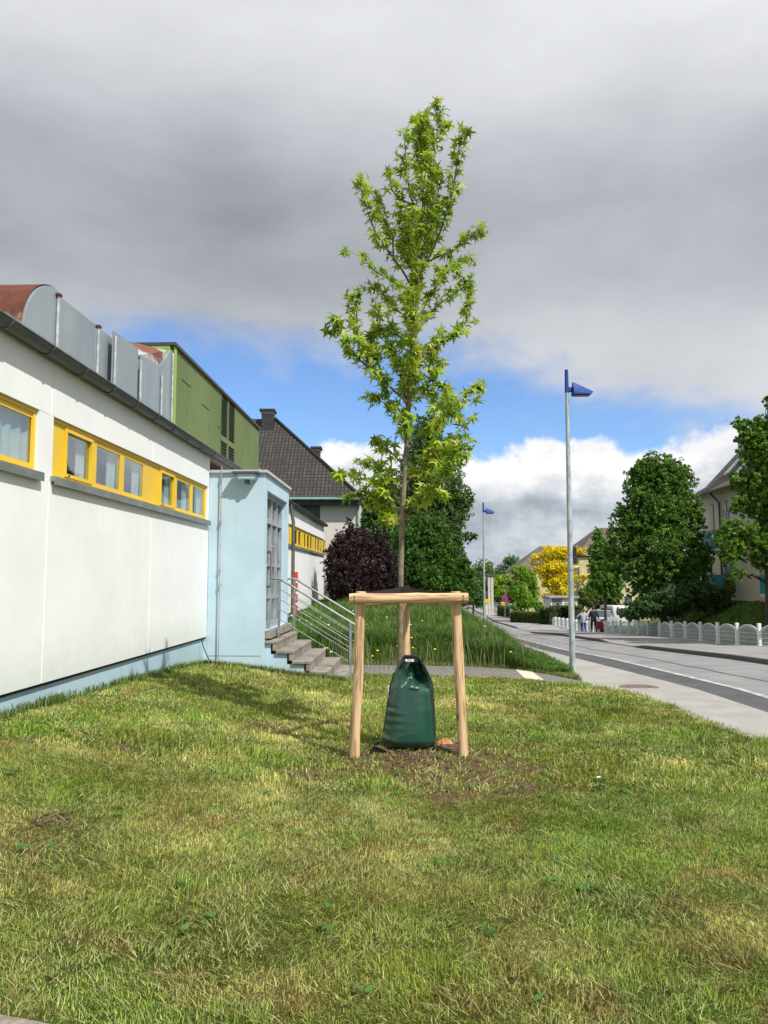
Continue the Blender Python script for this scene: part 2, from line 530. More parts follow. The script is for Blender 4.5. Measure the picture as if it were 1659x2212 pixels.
for x in xs:
    a, b = float(YPN(x)), float(max(YPF(x), YPN(x) + .02))
    for k in range(5):
        y = a + (b - a) * k / 4
        vs.append((x, y, float(zr(y)) + .014))
for i in range(len(xs) - 1):
    for k in range(4):
        fs.append((i * 5 + k, i * 5 + 5 + k, i * 5 + 6 + k, i * 5 + k + 1))
mb.add(vs, fs).build('path', paver_mat(), None, kind='structure', label='grey block paved path to the entrance stairs', cat='path')
# pale concrete slab crossing the path
q = [G(x, y) for x, y in ((1113.5, 1447.7), (1143.5, 1448.7), (1177.5, 1472.5), (1133.5, 1467.5))]
mb = MB()
top = [(p.x, p.y, float(zr(p.y)) + .019) for p in q]
bot = [(a, b, c_ - .05) for a, b, c_ in top]
mb.add(top + bot, [(0, 1, 2, 3), (7, 6, 5, 4), (0, 4, 5, 1), (1, 5, 6, 2), (2, 6, 7, 3), (3, 7, 4, 0)])
slabm = mat('pale_concrete', (.50, .47, .38), (.60, .57, .47), .9, 40, .3)
mb.build('paving_slab', slabm, None, label='pale cream concrete slab set across the grey paved path', cat='slab')
# pavement at the photographer's feet
def EDGE(x):
    x = np.asarray(x, float)
    return 2.60 + .14 * sm((-x - .1) / .7) + .13 * sm((x - 1.2) / .35) + .07 * (fbm(x, x * 0, .35, 3) - .5)
mb = MB(); vs = []; fs = []
xs = np.arange(-12, 5.6, .2)
for x in xs:
    e = float(EDGE(x))
    for y in (-60, -10, 1, e - .3, e):
        vs.append((x, y, tz(x, max(y, -10)) + .022 - (.0 if y < e else .02)))
for i in range(len(xs) - 1):
    for k in range(4):
        fs.append((i * 5 + k, i * 5 + 5 + k, i * 5 + 6 + k, i * 5 + k + 1))
mb.add(vs, fs).build('near_pavement', mat('near_paving', (.20, .175, .14), (.34, .30, .25), .9, 30, .8), None, kind='structure', label='sandy footway at the near edge of the lawn', cat='pavement')
# manhole
p = G(1380, 1486)
mh = MB()
zc = float(zr(p.y)) + .013
mh.lathe([(.30, -.02), (.30, .004), (.27, .008), (.265, .003), (.05, .003), (.04, .006)], (p.x, p.y, zc), 32)
for k in range(10):
    a = 2 * math.pi * k / 10
    mh.box(p.x + .17 * math.cos(a) - .03, p.x + .17 * math.cos(a) + .03, p.y + .17 * math.sin(a) - .012, p.y + .17 * math.sin(a) + .012, zc + .0035, zc + .007)
mh.build('manhole_cover', mat('rusty_iron', (.13, .085, .075), (.19, .13, .115), .8, 25, .4), None, label='round reddish rusty manhole cover in the pale footway', cat='manhole cover')
# faded block marks across the far street
for i in range(6):
    a, b = G(1053 + i * 5.5, 1345), None
    x0, y0 = a.x, a.y
    MB().add([(x0, y0, float(zr(y0)) + .016), (x0 + .32, y0, float(zr(y0)) + .016), (x0 + .32, y0 + 2.2, float(zr(y0 + 2.2)) + .016), (x0, y0 + 2.2, float(zr(y0 + 2.2)) + .016)], [(0, 1, 2, 3)]) \
        .build('road_marking', whitep, None, kind='structure', group='white block marks across the far street', label='white painted block mark across the far street', cat='marking')
# ================================================================== school building (local frame: x outward from the white wall, y along it)
BR = -math.atan(.034)
B = empty('school_building', (-3.5, 0, 0), BR, 'long white flat-roofed building with yellow ribbon windows, light blue entrance block and rooftop ducts', 'building')
def vy(px, u=0.0):
    """distance along the wall for a photo column px in the plane x=u"""
    return (3.5 - u) / ((CX * 0 + 829.5 - px) / FPX + .034)

def streak_mat(name, c1, c2, dirt, rough=.7, zlow=None, sc_=1.2, amt=.5):
    """painted render with faint vertical run marks and (optionally) algae/splash stains near the ground"""
    m = bpy.data.materials.new(name); m.use_nodes = True
    t = NT(m.node_tree); t.t.nodes.clear()
    vec = t.n('ShaderNodeTexCoord').outputs['Object']
    n1 = t.noise(vec, sc_, 5)
    v2 = t.n('ShaderNodeMapping', {0: vec, 3: (5, 5, .35)}).outputs[0]
    n2 = t.noise(v2, 1.5, 6, .65)
    c_ = t.mix(t.ramp(n1, .35, .65), c1, c2)
    c_ = t.mix(t.ramp(n2, .52, .78, 0, amt), c_, dirt)
    n3 = t.noise(vec, 14, 4)
    c_ = t.mix(t.ramp(n3, .68, .76, 0, amt), c_, dirt)
    if zlow is not None:
        z = t.n('ShaderNodeSeparateXYZ', {0: vec}).outputs[2]
        zz = t.m('ADD', z, t.m('MULTIPLY', t.m('SUBTRACT', t.noise(vec, 7, 5), .5), .45))
        c_ = t.mix(t.ramp(zz, zlow[0], zlow[1], .75, 0), c_, zlow[2])
    bn = t.n('ShaderNodeBump', {'Strength': .25, 'Distance': .004, 'Height': t.noise(vec, 160, 5)})
    pb = t.n('ShaderNodeBsdfPrincipled', {'Base Color': c_, 'Roughness': rough, 'Normal': bn, 'Specular IOR Level': .3})
    t.n('ShaderNodeOutputMaterial', {0: pb})
    return m
whitew = streak_mat('white_render', (.73, .76, .77), (.79, .81, .82), (.64, .69, .69), amt=.35, zlow=(.45, 1.15, (.56, .61, .59)))
joint = mat('white_joint', (.85, .86, .85), (.80, .81, .80), .6, 5)
bluew = streak_mat('blue_render', (.42, .58, .68), (.48, .63, .72), (.38, .53, .61), amt=.35, zlow=(-.25, .25, (.42, .50, .42)))
bluep = streak_mat('blue_plinth', (.34, .49, .60), (.39, .54, .64), (.30, .44, .50), amt=.5, zlow=(.1, .62, (.34, .43, .38)))
yel = mat('yellow_paint', (.72, .47, .025), (.78, .52, .035), .45, 2, .05)
yel2 = mat('yellow_panel', (.66, .45, .02), (.72, .48, .03), .5, 1.5)
dgrey = mat('zinc_grey', (.17, .19, .19), (.24, .26, .25), .55, 3, .1, metal=.3)
gutm = mat('gutter_zinc', (.075, .085, .085), (.12, .13, .13), .55, 2, .1, metal=.3)
darkm = mat('dark_gap', (.02, .022, .024), None, .9)
curt = mat('curtain', (.62, .65, .62), (.74, .76, .72), .9, 4, .2)
galv = mat('galvanised_steel', (.42, .45, .47), (.56, .59, .60), .42, 9, .1, metal=.55, detail=8)
def glass_mat(name='window_glass', tint=(.80, .86, .88)):
    m = bpy.data.materials.new(name); m.use_nodes = True
    t = NT(m.node_tree); t.t.nodes.clear()
    gl = t.n('ShaderNodeBsdfGlossy', {'Color': (.95, .97, 1, 1), 'Roughness': .03})
    tr = t.n('ShaderNodeBsdfTransparent', {'Color': (*tint, 1)})
    lw = t.n('ShaderNodeLayerWeight', {0: .5}).outputs[1]
    fr = t.m('ADD', .10, t.m('MULTIPLY', t.m('POWER', lw, 3.5), .62))
    t.n('ShaderNodeOutputMaterial', {0: t.n('ShaderNodeMixShader', {0: fr, 1: tr, 2: gl})})
    return m
glass = glass_mat()
V0, V1 = -6.0, 31.2
ZP, ZS, ZW0, ZW1, ZT = .61, 2.60, 2.60, 3.19, 3.70       # panel bottom, sill, window bottom/top, wall top
BV0, BV1, BU = 13.34, 16.0, .97                            # entrance block

def bx(name, mt, *a, parent=B, bev=0, **kw):
    return MB().box(*a, bev=bev).build(name, mt, parent, False, **kw)
# plinth and white wall panels between real vertical joints
bx('plinth', bluep, -.6, -.05, V0, BV0, -1.2, ZP + .02)
bx('plinth', bluep, -.6, -.05, BV1, V1 - .05, -1.5, ZP + .02)
bx('plinth_gap', darkm, -.5, -.035, V0, V1 - .04, ZP - .035, ZP + .015)
js = [V0, -1.48, 1.46, 4.43, 7.40, 10.37, BV0]
mb = MB(); mj = MB()
for a, b in zip(js[:-1], js[1:]):
    mb.box(-.35, 0, a + .012, b - .012, ZP, ZW0 - .05)
    mb.box(-.35, 0, a + .012, b - .012, ZW1 + .002, ZT)
    MB().box(-.3, -.006, b - .013, b + .013, ZP + .001, ZW0 - .051).build('wall_joint', joint, B, False)
    MB().box(-.3, -.006, b - .013, b + .013, ZW1 + .003, ZT - .001).build('wall_joint', joint, B, False)
wins = [(1.6, vy(75)), (vy(107), vy(447))]
px_ = V0
for a, b in wins + [(BV0, BV0)]:
    if a - px_ > .01: mb.box(-.35, -.002, px_, a, ZW0 - .05, ZW1 + .002)
    px_ = b
mb.build('wall', whitew, B, False)
mb = MB()
for a, b in ((BV1, 19.2), (19.2, 22.2), (22.2, 25.2), (25.2, 28.2), (28.2, V1)):
    mb.box(-.35, 0, a + .01, b - .01, ZP, ZW0 - .05)
    mb.box(-.35, 0, a + .01, b - .01, ZW1 + .002, ZT)
mb.box(-.34, -.012, BV1, V1 - .01, ZP + .003, ZW0 - .055)
mb.box(-.33, -.3, BV1, V1, ZW0 - .05, ZW1)
mb.box(-12, -.36, V1 - .3, V1 - .02, -1.5, ZT)
mb.build('wall', whitew, B, False)

def window(a, b, cells, name='ribbon_window', z0=ZW0, z1=ZW1, curtains=True):
    """cells: list of (v0, v1, openable) glass extents; everything else is yellow panel and frame"""
    w = MB()
    u0, u1 = -.09, -.045
    zb, zt = z0 + .075, z1 - .085
    edges = sorted(cells)
    cur = a
    for (c0, c1, op) in edges:
        w.box(u0, u1, cur, c0, z0, z1)
        w.box(u0, u1, c0, c1, z0, zb)
        w.box(u0, u1, c0, c1, zt, z1)
        cur = c1
    w.box(u0, u1, cur, b, z0, z1)
    # raised outer profile
    for (c0, c1) in ((a + .001, a + .05), (b - .05, b - .001)):
        w.box(u1 - .01, u1 + .012, c0, c1, z0 + .001, z1 - .001)
    w.box(u1 - .01, u1 + .012, a + .05, b - .05, z1 - .035, z1 - .001)
    w.box(u1 - .01, u1 + .012, a + .05, b - .05, z0 + .001, z0 + .04)
    f = w.build('window', yel, B, False)
    f['label'] = 'yellow framed ribbon window'
    room = MB().box(-1.0, -.97, a - .05, b + .05, z0 - .1, z1 + .1)
    room.box(-.97, -.36, a + .01, b - .01, z0 - .12, z0 - .1).box(-.97, -.36, a - .03, b + .03, z1 + .1, z1 + .12)
    room.build('interior', mat('room_interior', (.16, .17, .18), (.24, .25, .25), .9, 2), f, False)
    for (c0, c1, op) in edges:
        MB().box(-.062, -.056, c0 + .002, c1 - .002, zb + .001, zt - .001).build('pane', glass, f, False)
        if op:
            s = MB()
            t_ = .035; uo = u1 + .022
            s.box(u1 + .002, uo, c0 - t_, c0, zb - t_, zt + t_).box(u1 + .002, uo, c1, c1 + t_, zb - t_, zt + t_)
            s.box(u1 + .002, uo, c0, c1, zb - t_, zb).box(u1 + .002, uo, c0, c1, zt, zt + t_)
            s.build('sash', yel, f, False)
            h = MB().box(uo, uo + .02, c0 + .03, c0 + .05, zb - .03, zb - .01)
            h.build('hinge', dgrey, f, False)
        if curtains:
            cu = MB(); n = 14; w_ = (c1 - c0) * .40
            vs = []; fs = []
            for k in range(n + 1):
                y = c1 + .02 - w_ * k / n
                u = -.125 + .015 * math.sin(k * 1.9)
                vs += [(u, y, z0 + .01), (u + .003, y, z1 - .02)]
            for k in range(n): fs.append((2 * k, 2 * k + 2, 2 * k + 3, 2 * k + 1))
            cu.add(vs, fs).build('curtain', curt, f, False)
    MB().box(-.05, .055, a - .03, b + .03, z0 - .055, z0 - .005).box(.04, .056, a - .03, b + .03, z0 - .085, z0 - .045).build('window_sill', dgrey, f, False)
    return f
cv_ = lambda c: vy(.3666 * c, -.06)
window(vy(107), vy(447), [(cv_(357), cv_(506), 1), (cv_(546), cv_(688), 0), (cv_(712), cv_(828), 0),
                           (cv_(930), cv_(1006), 1), (cv_(1030), cv_(1110), 0), (cv_(1125), cv_(1192), 0)])
window(wins[0][0], wins[0][1], [(1.8, 2.9, 0), (3.0, 4.1, 0), (4.2, 5.3, 0), (5.42, vy(66, -.06), 0)])
# rear ribbon windows seen past the block
rc = []
for c0, c1 in ((452, 478), (486, 503), (528, 540), (550, 565), (572, 584), (608, 617), (624, 638), (644, 655), (674, 684)):
    a, b = vy(497.7 + .3 * c0, -.06), vy(497.7 + .3 * c1, -.06)
    rc.append((a, b, 0))
window(16.3, V1 - .1, [(17.0, 17.8, 0), (18.2, 19.0, 0), (19.6, 20.6, 0)] + rc, curtains=False)

# soffit, gutter and roof
wood = mat('soffit_wood', (.30, .29, .20), (.38, .36, .26), .8, 3)
bx('soffit', wood, -.1, .022, V0, V1, ZT + .002, ZT + .05)
bx('roof', mat('roof_sheet', (.24, .26, .27), (.32, .34, .34), .7, 2), -12, .02, V0, V1, ZT + .055, ZT + .10)
bx('fascia', dgrey, .0, .02, V0, V1, ZT + .105, ZT + .15)
gm = MB()
n = 10; r = .072; uc = .10; zc = ZT + .068
vs = []; fs = []
yy = [V0] + list(np.arange(V0 + .5, V1, .5)) + [V1]
for y in yy:
    for k in range(n + 1):
        a = math.pi * k / n
        vs.append((uc - r * math.cos(a), y, zc - r * math.sin(a)))
    for k in range(n + 1):
        a = math.pi * (n - k) / n
        vs.append((uc - (r - .006) * math.cos(a), y, zc - (r - .006) * math.sin(a)))
m_ = 2 * n + 2
for i in range(len(yy) - 1):
    for k in range(m_):
        k2 = (k + 1) % m_
        fs.append((i * m_ + k, i * m_ + k2, i * m_ + m_ + k2, i * m_ + m_ + k))
gm.add(vs, fs)
for y in np.arange(V0 + .3, V1, .75):         # bracket straps
    vs = []; fs = []
    for k in range(n + 1):
        a = math.pi * k / n
        for rr in (r + .002, r + .010):
            for dy in (-.015, .015):
                vs.append((uc - rr * math.cos(a), y + dy, zc - rr * math.sin(a)))
    for k in range(n):
        o_ = 4 * k
        fs += [(o_, o_ + 4, o_ + 5, o_ + 1), (o_ + 2, o_ + 3, o_ + 7, o_ + 6), (o_, o_ + 2, o_ + 6, o_ + 4), (o_ + 1, o_ + 5, o_ + 7, o_ + 3)]
    gm.add(vs, fs)
gm.tube([(uc + r, V0, zc), (uc + r, V1, zc)], .012, 6)
gm.build('gutter', gutm, B, True)
# corrugated roof ends standing on the roof edge
ribm = mat('roof_rib_metal', (.20, .185, .17), (.30, .28, .26), .7, 20, .3)
for y in np.arange(4.2, 14.0, .62):
    MB().box(-.45, -.1, y, y + .16, ZT + .1, ZT + .27).build('roof_rib', ribm, B, False)

# rooftop ducts (plane x = -.8) and green plant room
UD = -.8
duct = mat('duct_sheet', (.27, .32, .35), (.34, .39, .42), .45, 1.4, .05, metal=.35, stretch=(1, 1, .4))
def dz(px, py): # height in duct plane
    Y = vy(px, UD)
    return Y, 1.6 + (1250 - py) * Y / 1660
def rust_mat():
    m = bpy.data.materials.new('rusty_sheet'); m.use_nodes = True
    t = NT(m.node_tree); t.t.nodes.clear()
    vec = t.n('ShaderNodeTexCoord').outputs['Object']
    z = t.n('ShaderNodeSeparateXYZ', {0: vec}).outputs[2]
    v2 = t.n('ShaderNodeMapping', {0: vec, 3: (6, 6, 1)}).outputs[0]
    nz = t.m('ADD', z, t.m('MULTIPLY', t.m('SUBTRACT', t.noise(v2, 2.0, 6, .7), .5), .9))
    c_ = t.mix(t.ramp(nz, 4.35, 4.6), (.34, .27, .18), (.13, .034, .014))
    c_ = t.mix(t.ramp(t.noise(vec, 9, 6), .35, .7), c_, (.08, .025, .014))
    c_ = t.mix(t.ramp(nz, 4.1, 4.45), (.36, .36, .34), c_)
    pb = t.n('ShaderNodeBsdfPrincipled', {'Base Color': c_, 'Roughness': .8})
    t.n('ShaderNodeOutputMaterial', {0: pb})
    return m
rust = rust_mat()
zr0 = ZT + .1
# quarter-barrel duct: rounded towards the camera
y1, z1 = dz(101, 622)
ya, _ = dz(28, 700)
_, ztop = dz(70, 606)
prof = [(y1, zr0 - .1), (y1, z1 + .02)]
R_ = .80
ztop = 5.12
cyc, czc = ya + R_, ztop - R_
for k in range(13):
    a = math.pi / 2 + (math.pi / 2) * k / 12
    prof.append((cyc + R_ * math.cos(a), czc + R_ * math.sin(a)))
prof += [(ya, zr0 - .1)]
MB().prism(prof, 'x', UD - .03, UD).build('duct_panel', duct, B, False)
vs = []; fs = []
arc = prof[2:]
for (y, z) in arc:
    vs += [(UD - .02, y - .012, z + .012 if z > 4 else z), (UD - 2.6, y - .012, z + .012 if z > 4 else z), (UD - .02, y + .02, z - .02), (UD - 2.6, y + .02, z - .02)]
for i in range(len(arc) - 1):
    o_ = 4 * i
    fs += [(o_, o_ + 4, o_ + 5, o_ + 1), (o_ + 2, o_ + 3, o_ + 7, o_ + 6)]
MB().add(vs, fs).build('duct_bend', rust, B, True)
def panel(pts, th=.03, mt=duct, name='duct_panel', u=UD):
    MB().prism(pts, 'x', u - th, u).build(name, mt, B, False)
ys2, zs2 = dz(190.6, 694)
panel([(y1 + .04, zr0 - .1), (ys2 - .02, zr0 - .1), (ys2 - .02, zs2 + .03), (y1 + .04, z1 + .02)])
ya3, za3 = dz(200, 702); yb3, zb3 = dz(231, 702)
panel([(ys2 + .02, zr0 - .1), (yb3 + .3, zr0 - .1), (yb3 + .3, zb3 - .03), (ys2 + .02, zb3 - .05)], u=UD - .12)
yc, zc2 = dz(286, 743)
panel([(yb3 + .01, zr0 - .1), (yc, zr0 - .1), (yc, zc2), (yb3 + .01, zb3)])
yd, zd = dz(335, 782); yd0, zd0 = dz(293, 757)
panel([(yd0, zr0 - .1), (yd, zr0 - .1), (yd, zd), (yd0, zd0)])
ye, ze = dz(357, 744); ye0, ze0 = dz(341, 780)
panel([(yd + .02, zr0 - .1), (ye, zr0 - .1), (ye, ze - .02), (yd + .02, zd)])
panel([(ye + .02, zr0 - .1), (ye + .12, zr0 - .1), (ye + .12, ze - .0), (ye + .02, ze)])
# funnel face behind, pale with a rusty patch
def funnel_mat():
    m = bpy.data.materials.new('funnel_sheet'); m.use_nodes = True
    t = NT(m.node_tree); t.t.nodes.clear()
    vec = t.n('ShaderNodeTexCoord').outputs['Object']
    c0 = t.n('ShaderNodeVectorMath', {0: vec, 1: (UD - .35, (yd + yd0) / 2 + .35, zd + .42)}, operation='DISTANCE').outputs[1]
    f = t.m('ADD', c0, t.m('MULTIPLY', t.m('SUBTRACT', t.noise(vec, 5, 6, .7), .5), .8))
    c_ = t.mix(t.ramp(f, .45, .58), (.16, .045, .02), (.34, .36, .36))
    pb = t.n('ShaderNodeBsdfPrincipled', {'Base Color': c_, 'Roughness': .6})
    t.n('ShaderNodeOutputMaterial', {0: pb})
    return m
zf = ze - .03
MB().add([(UD - .02, yd + .01, zd + .01), (UD - .05, ye + .01, zf), (UD - 1.5, ye + .01, zf), (UD - .9, yd0, zf - .1), (UD - .03, yd0 + .0, zd0),
          (UD - .06, yd + .01, zd - .04), (UD - .1, ye + .01, zf - .05), (UD - 1.5, ye + .01, zf - .05), (UD - .9, yd0, zf - .15), (UD - .07, yd0, zd0 - .05)],
         [(0, 1, 2, 3, 4), (9, 8, 7, 6, 5), (0, 5, 6, 1), (1, 6, 7, 2), (2, 7, 8, 3), (3, 8, 9, 4), (4, 9, 5, 0)]).build('duct_funnel', funnel_mat(), B, False)
for c_, top in ((275, 622), (525, 694), (632, 700), (790, 757), (920, 790), (984, 742)):
    Yp, zt_ = dz(.3666 * c_, top)
    MB().tube([(UD + .022, Yp, zr0 - .05), (UD + .022, Yp, zt_ + (.0 if c_ < 600 else -.10))], .020, 8).build('duct_pipe', galv, B, True)
    if c_ < 600: MB().box(UD - .02, UD + .055, Yp - .04, Yp + .04, zt_ - .01, zt_ + .025, bev=.006).build('pipe_cap', rust, B, False)
# green plant room
green = streak_mat('green_panel', (.125, .17, .065), (.15, .20, .08), (.08, .12, .055), amt=.4, sc_=.8)
green2 = mat('green_trim', (.25, .40, .06), (.28, .43, .08), .5, 3)
yg0, zg0 = dz(365, 742); yg1, zg1 = dz(556, 915)
GR = MB(); louv = []
yl0, yl1 = vy(.3666 * 1283, UD), vy(.3666 * 1372, UD)
zb_, zt_ = zr0 - .12, 5.83
nP = 9
def gpan(a, b):
    n_ = max(1, round((b - a) / .95))
    for i in range(n_):
        x0 = a + (b - a) * i / n_; x1 = a + (b - a) * (i + 1) / n_
        GR.box(UD - .05, UD, x0 + .004, x1 - .004, zb_, zt_)
gpan(yg0, yl0); gpan(yl1, yg1)
GR.box(UD - .3, UD - .048, yl0 - .1, yl1 + .1, zb_, zt_ - .01).box(UD - 3.5, UD - .055, yg0, yg0 + .05, zb_, zt_).box(UD - 3.5, UD - .055, yg1 - .05, yg1, zb_, zt_)
gr = GR.build('plant_room', green, B, False)
tag(gr, 'green panelled rooftop plant room')
MB().box(UD - .07, UD - .055, yg0 + .06, yg1 - .06, zb_, zt_ - .01).build('plant_room_backing', darkm, gr, False)
MB().box(UD - 3.6, UD + .05, yg0 - .06, yg1 + .06, zt_ + .002, zt_ + .06).build('plant_room_roof', mat('dark_trim', (.05, .06, .045), None, .6), gr, False)
MB().box(UD - 3.5, UD - .06, yg0 - .05, yg0 - .002, zt_ - .11, zt_ - .002).box(UD - .0, UD + .02, yg0, yg0 + .12, zb_, zt_).build('corner_trim', green2, gr, False)
MB().box(UD - 3.4, UD - .06, yg0 - .03, yg0 - .004, zb_, zt_ - .12).build('end_wall', duct, gr, False)
lm = MB()
ym = (yl0 + yl1) / 2
zmid = (zb_ + zt_) / 2 + .05
for (a, b) in ((yl0 + .05, ym - .05), (ym + .05, yl1 - .04)):
    for (za, zb2) in ((zb_ + .1, zmid - .06), (zmid + .06, zt_ - .08)):
        k = za
        while k < zb2:
            lm.add([(UD - .04, a, k + .05), (UD + .0, a, k), (UD + .0, b, k), (UD - .04, b, k + .05), (UD - .04, a, k + .06), (UD + .0, a, k + .01), (UD + .0, b, k + .01), (UD - .04, b, k + .06)],
                   [(0, 3, 2, 1), (4, 5, 6, 7), (1, 2, 6, 5), (0, 1, 5, 4), (2, 3, 7, 6)])
            k += .075
lm.build('louvre', mat('louvre_dark', (.035, .05, .035), None, .6), gr, False)
fm = MB()
fm.box(UD - .04, UD + .012, yl0, yl0 + .05, zb_, zt_).box(UD - .04, UD + .012, yl1 - .04, yl1, zb_, zt_).box(UD - .04, UD + .01, ym - .05, ym + .05, zb_, zt_)
fm.box(UD - .04, UD + .008, yl0 + .05, ym - .05, zmid - .06, zmid + .06).box(UD - .04, UD + .008, ym + .05, yl1 - .04, zmid - .06, zmid + .06)
fm.build('louvre_frame', green, gr, False)
# small dark clips and hatches on the green sheets
clipm = mat('clip_dark', (.10, .17, .12), None, .6)
for (a, b, z) in ((.5, 1.1, 5.35), (1.9, 2.5, 5.2), (3.2, 3.6, 5.0)):
    MB().box(UD + .001, UD + .012, yg0 + a, yg0 + b, z, z + .02).build('panel_clip', clipm, gr, False)
for k in range(14):
    y = yg0 + .35 + .55 * k
    if yl0 - .1 < y < yl1 + .1: continue
    MB().box(UD + .001, UD + .008, y, y + .015, 4.75, 4.90).build('panel_clip', clipm, gr, False)
# higher dark roof at the far left
bx('upper_roof', mat('dark_roof', (.03, .03, .035), None, .7), -14, -5.0, 3, 11.6, 5.9, 8.05)
# grey end of duct beyond the plant room
bx('duct_end', duct, UD - .6, UD + .02, yg1 + .08, yg1 + .75, zb_, 4.75)

# ---- entrance block
ZB = 3.44
bt = MB()
dv0, dv1, dz0, dz1 = 13.60, 15.78, .71, 3.16
bt.box(0.002, BU, BV0, dv0, -1, ZB)                # front face mass with corner pier
bt.box(0.002, BU, dv1, BV1, -1, ZB)
bt.box(0.002, BU, dv0, dv1, dz1, ZB)
bt.box(0.002, BU, dv0, dv1, -1, dz0 - .03)
bt.box(-.3, .0, BV0 + .003, BV0 + .2, -1, ZP + .3)
blk = bt.build('entrance_block', bluew, B, False)
tag(blk, 'light blue rendered entrance block')
MB().box(-.03, BU + .05, BV0 - .05, BV1 + .05, ZB + .002, ZB + .05).build('block_coping', mat('pale_coping', (.42, .43, .42), (.50, .51, .50), .6, 5), blk, False)
MB().box(.03, BU - .02, BV0 - .004, BV0 + .01, .28, .292).build('render_groove', mat('groove', (.22, .33, .38), None, .8), blk, False)
# glazed door facing the stairs
fr_ = mat('door_frame_grey', (.30, .33, .35), (.38, .41, .43), .5, 5, metal=.2)
ud = BU - .13
dm = MB()
zt1 = 2.66
mull = [dv0, dv0 + .50, dv0 + 1.05, dv0 + 1.62, dv1 - .06]
dm.box(ud - .05, ud + .03, dv0, dv0 + .06, dz0, dz1).box(ud - .05, ud + .03, dv1 - .06, dv1, dz0, dz1)
dm.box(ud - .05, ud + .029, dv0 + .06, dv1 - .06, dz1 - .07, dz1).box(ud - .05, ud + .032, dv0 + .06, dv1 - .06, zt1 - .04, zt1 + .05)
dm.box(ud - .05, ud + .028, dv0 + .06, dv1 - .06, dz0 - .028, dz0 + .08)
for y in mull[1:4]:
    dm.box(ud - .05, ud + .027, y - .035, y + .035, dz0 + .08, zt1 - .04).box(ud - .05, ud + .027, y - .03, y + .03, zt1 + .05, dz1 - .07)
for z in (1.25, 1.85):
    for i in range(4):
        dm.box(ud - .04, ud + .015, mull[i] + (.06 if i == 0 else .035), mull[i + 1] - (.035 if i < 3 else 0), z - .025, z + .025)
dr = dm.build('entrance_door', fr_, B, False)
tag(dr, 'grey framed glazed entrance door')
MB().box(ud - .03, ud - .02, dv0 + .01, dv1 - .01, dz0, dz1).build('door_glass', glass, dr, False)
MB().box(ud - .78, ud - .75, dv0, dv1, dz0, dz1).build('door_interior', mat('hall_interior', (.14, .16, .17), (.22, .25, .26), .9, 1.5), dr, False)
MB().tube([(ud + .03, dv0 + .95, 1.55), (ud + .10, dv0 + .95, 1.57), (ud + .10, dv0 + .95, 2.2), (ud + .03, dv0 + .95, 2.22)], .014, 6).build('door_handle', galv, dr, True)
# lamp box on the front of the block
lb = MB().box(.53, .84, BV0 - .20, BV0 - .03, 3.30, 3.41, bev=.02).box(.60, .64, BV0 - .14, BV0 - .001, 3.26, 3.34).box(.73, .77, BV0 - .14, BV0 - .001, 3.26, 3.34)
lo = lb.build('wall_light', bluew, B, False); tag(lo, 'light blue box floodlight on two brackets')
MB().box(.44, .90, BV0 - .24, BV0 - .052, 3.412, 3.44).build('light_cover', gutm, lo, False)
MB().box(.65, .72, BV0 - .18, BV0 - .05, 3.235, 3.298).build('light_sensor', mat('dark_plastic', (.03, .03, .035), None, .5), lo, False)
# lightning conductor rod in front of the block
lr = MB().tube([(.22, BV0 - .05, -.2), (.22, BV0 - .05, 3.55)], .011, 6)
for z in (1.45, 1.72, 2.55, 3.3): lr.tube([(.22, BV0 - .05, z), (.22, BV0 - .05, z + .05)], .022, 6)
for z in (1.5, 2.6): lr.box(.205, .235, BV0 - .05, BV0, z, z + .02)
lr.build('lightning_rod', mat('aged_rod', (.36, .34, .32), (.48, .46, .44), .5, 10, metal=.3), B, True)
# black cable at the wall foot
MB().tube([(.0, 13.0, .60), (.03, 13.05, .45), (.10, 13.12, .25), (.18, 13.18, .15), (.16, 13.2, .02), (.1, 13.2, -.1)], .008, 5).build('cable', mat('black_cable', (.015, .015, .015), None, .5), B, True)
# downpipe at far side of the block, red and white marker strip
PV = 21.7
dp = MB().tube([(.11, PV, 3.72), (.16, PV, 3.4), (.20, PV, 3.2), (.20, PV, -.3)], .05, 8)
dpo = dp.build('downpipe', gutm, B, True)
rm = mat('red_white_tape', (.62, .03, .02), None, .5)
for k in range(4):
    MB().box(.25, .34, PV - .03, PV + .03, .62 + .31 * k, .86 + .31 * k).build('red_band', rm, dpo, False)

# ================================================================== stairs
def LB(u, v, z=0):
    c_, s_ = math.cos(BR), math.sin(BR)
    return Vector((-3.5 + u * c_ - v * s_, u * s_ + v * c_, z))
conc = streak_mat('weathered_concrete', (.20, .185, .155), (.29, .27, .235), (.11, .10, .075), rough=.95, sc_=6, amt=.8)
S = empty('concrete_staircase', (-3.5, 0, 0), BR, 'weathered concrete staircase of five steps up to the blue entrance block', 'stairs')
sv0, sv1 = BV0 + .18, BV1 - .02
nose = [1.19, 1.475, 1.775, 2.075, 2.40]
zs_ = [.527, .355, .18, .005, -.165]
prev = BU + .002
for i, (u, z) in enumerate(zip(nose, zs_)):
    mb = MB()
    ov = .0
    mb.box(prev, u, sv0, sv0 + 1.27, z - .055, z, bev=.01).box(prev, u, sv0 + 1.275, sv1, z - .055, z, bev=.01)
    mb.box(u - .085, u - .01, sv0 + .01, sv0 + 1.268, z - .175, z - .05, bev=.008).box(u - .085, u - .01, sv0 + 1.277, sv1 - .01, z - .175, z - .05, bev=.008)
    mb.build('step', conc, S, False)
    prev = u - .03
mb = MB().box(BU + .003, BU + .10, sv0, sv1, .56, .70, bev=.008)
mb.build('door_sill', conc, S, False)
sw = MB()
prev = BU + .003
for u, z in zip(nose, zs_):
    sw.box(prev, u - .12, sv0 + .05, sv1 - .05, -1.0, z - .06)
    prev = u - .12
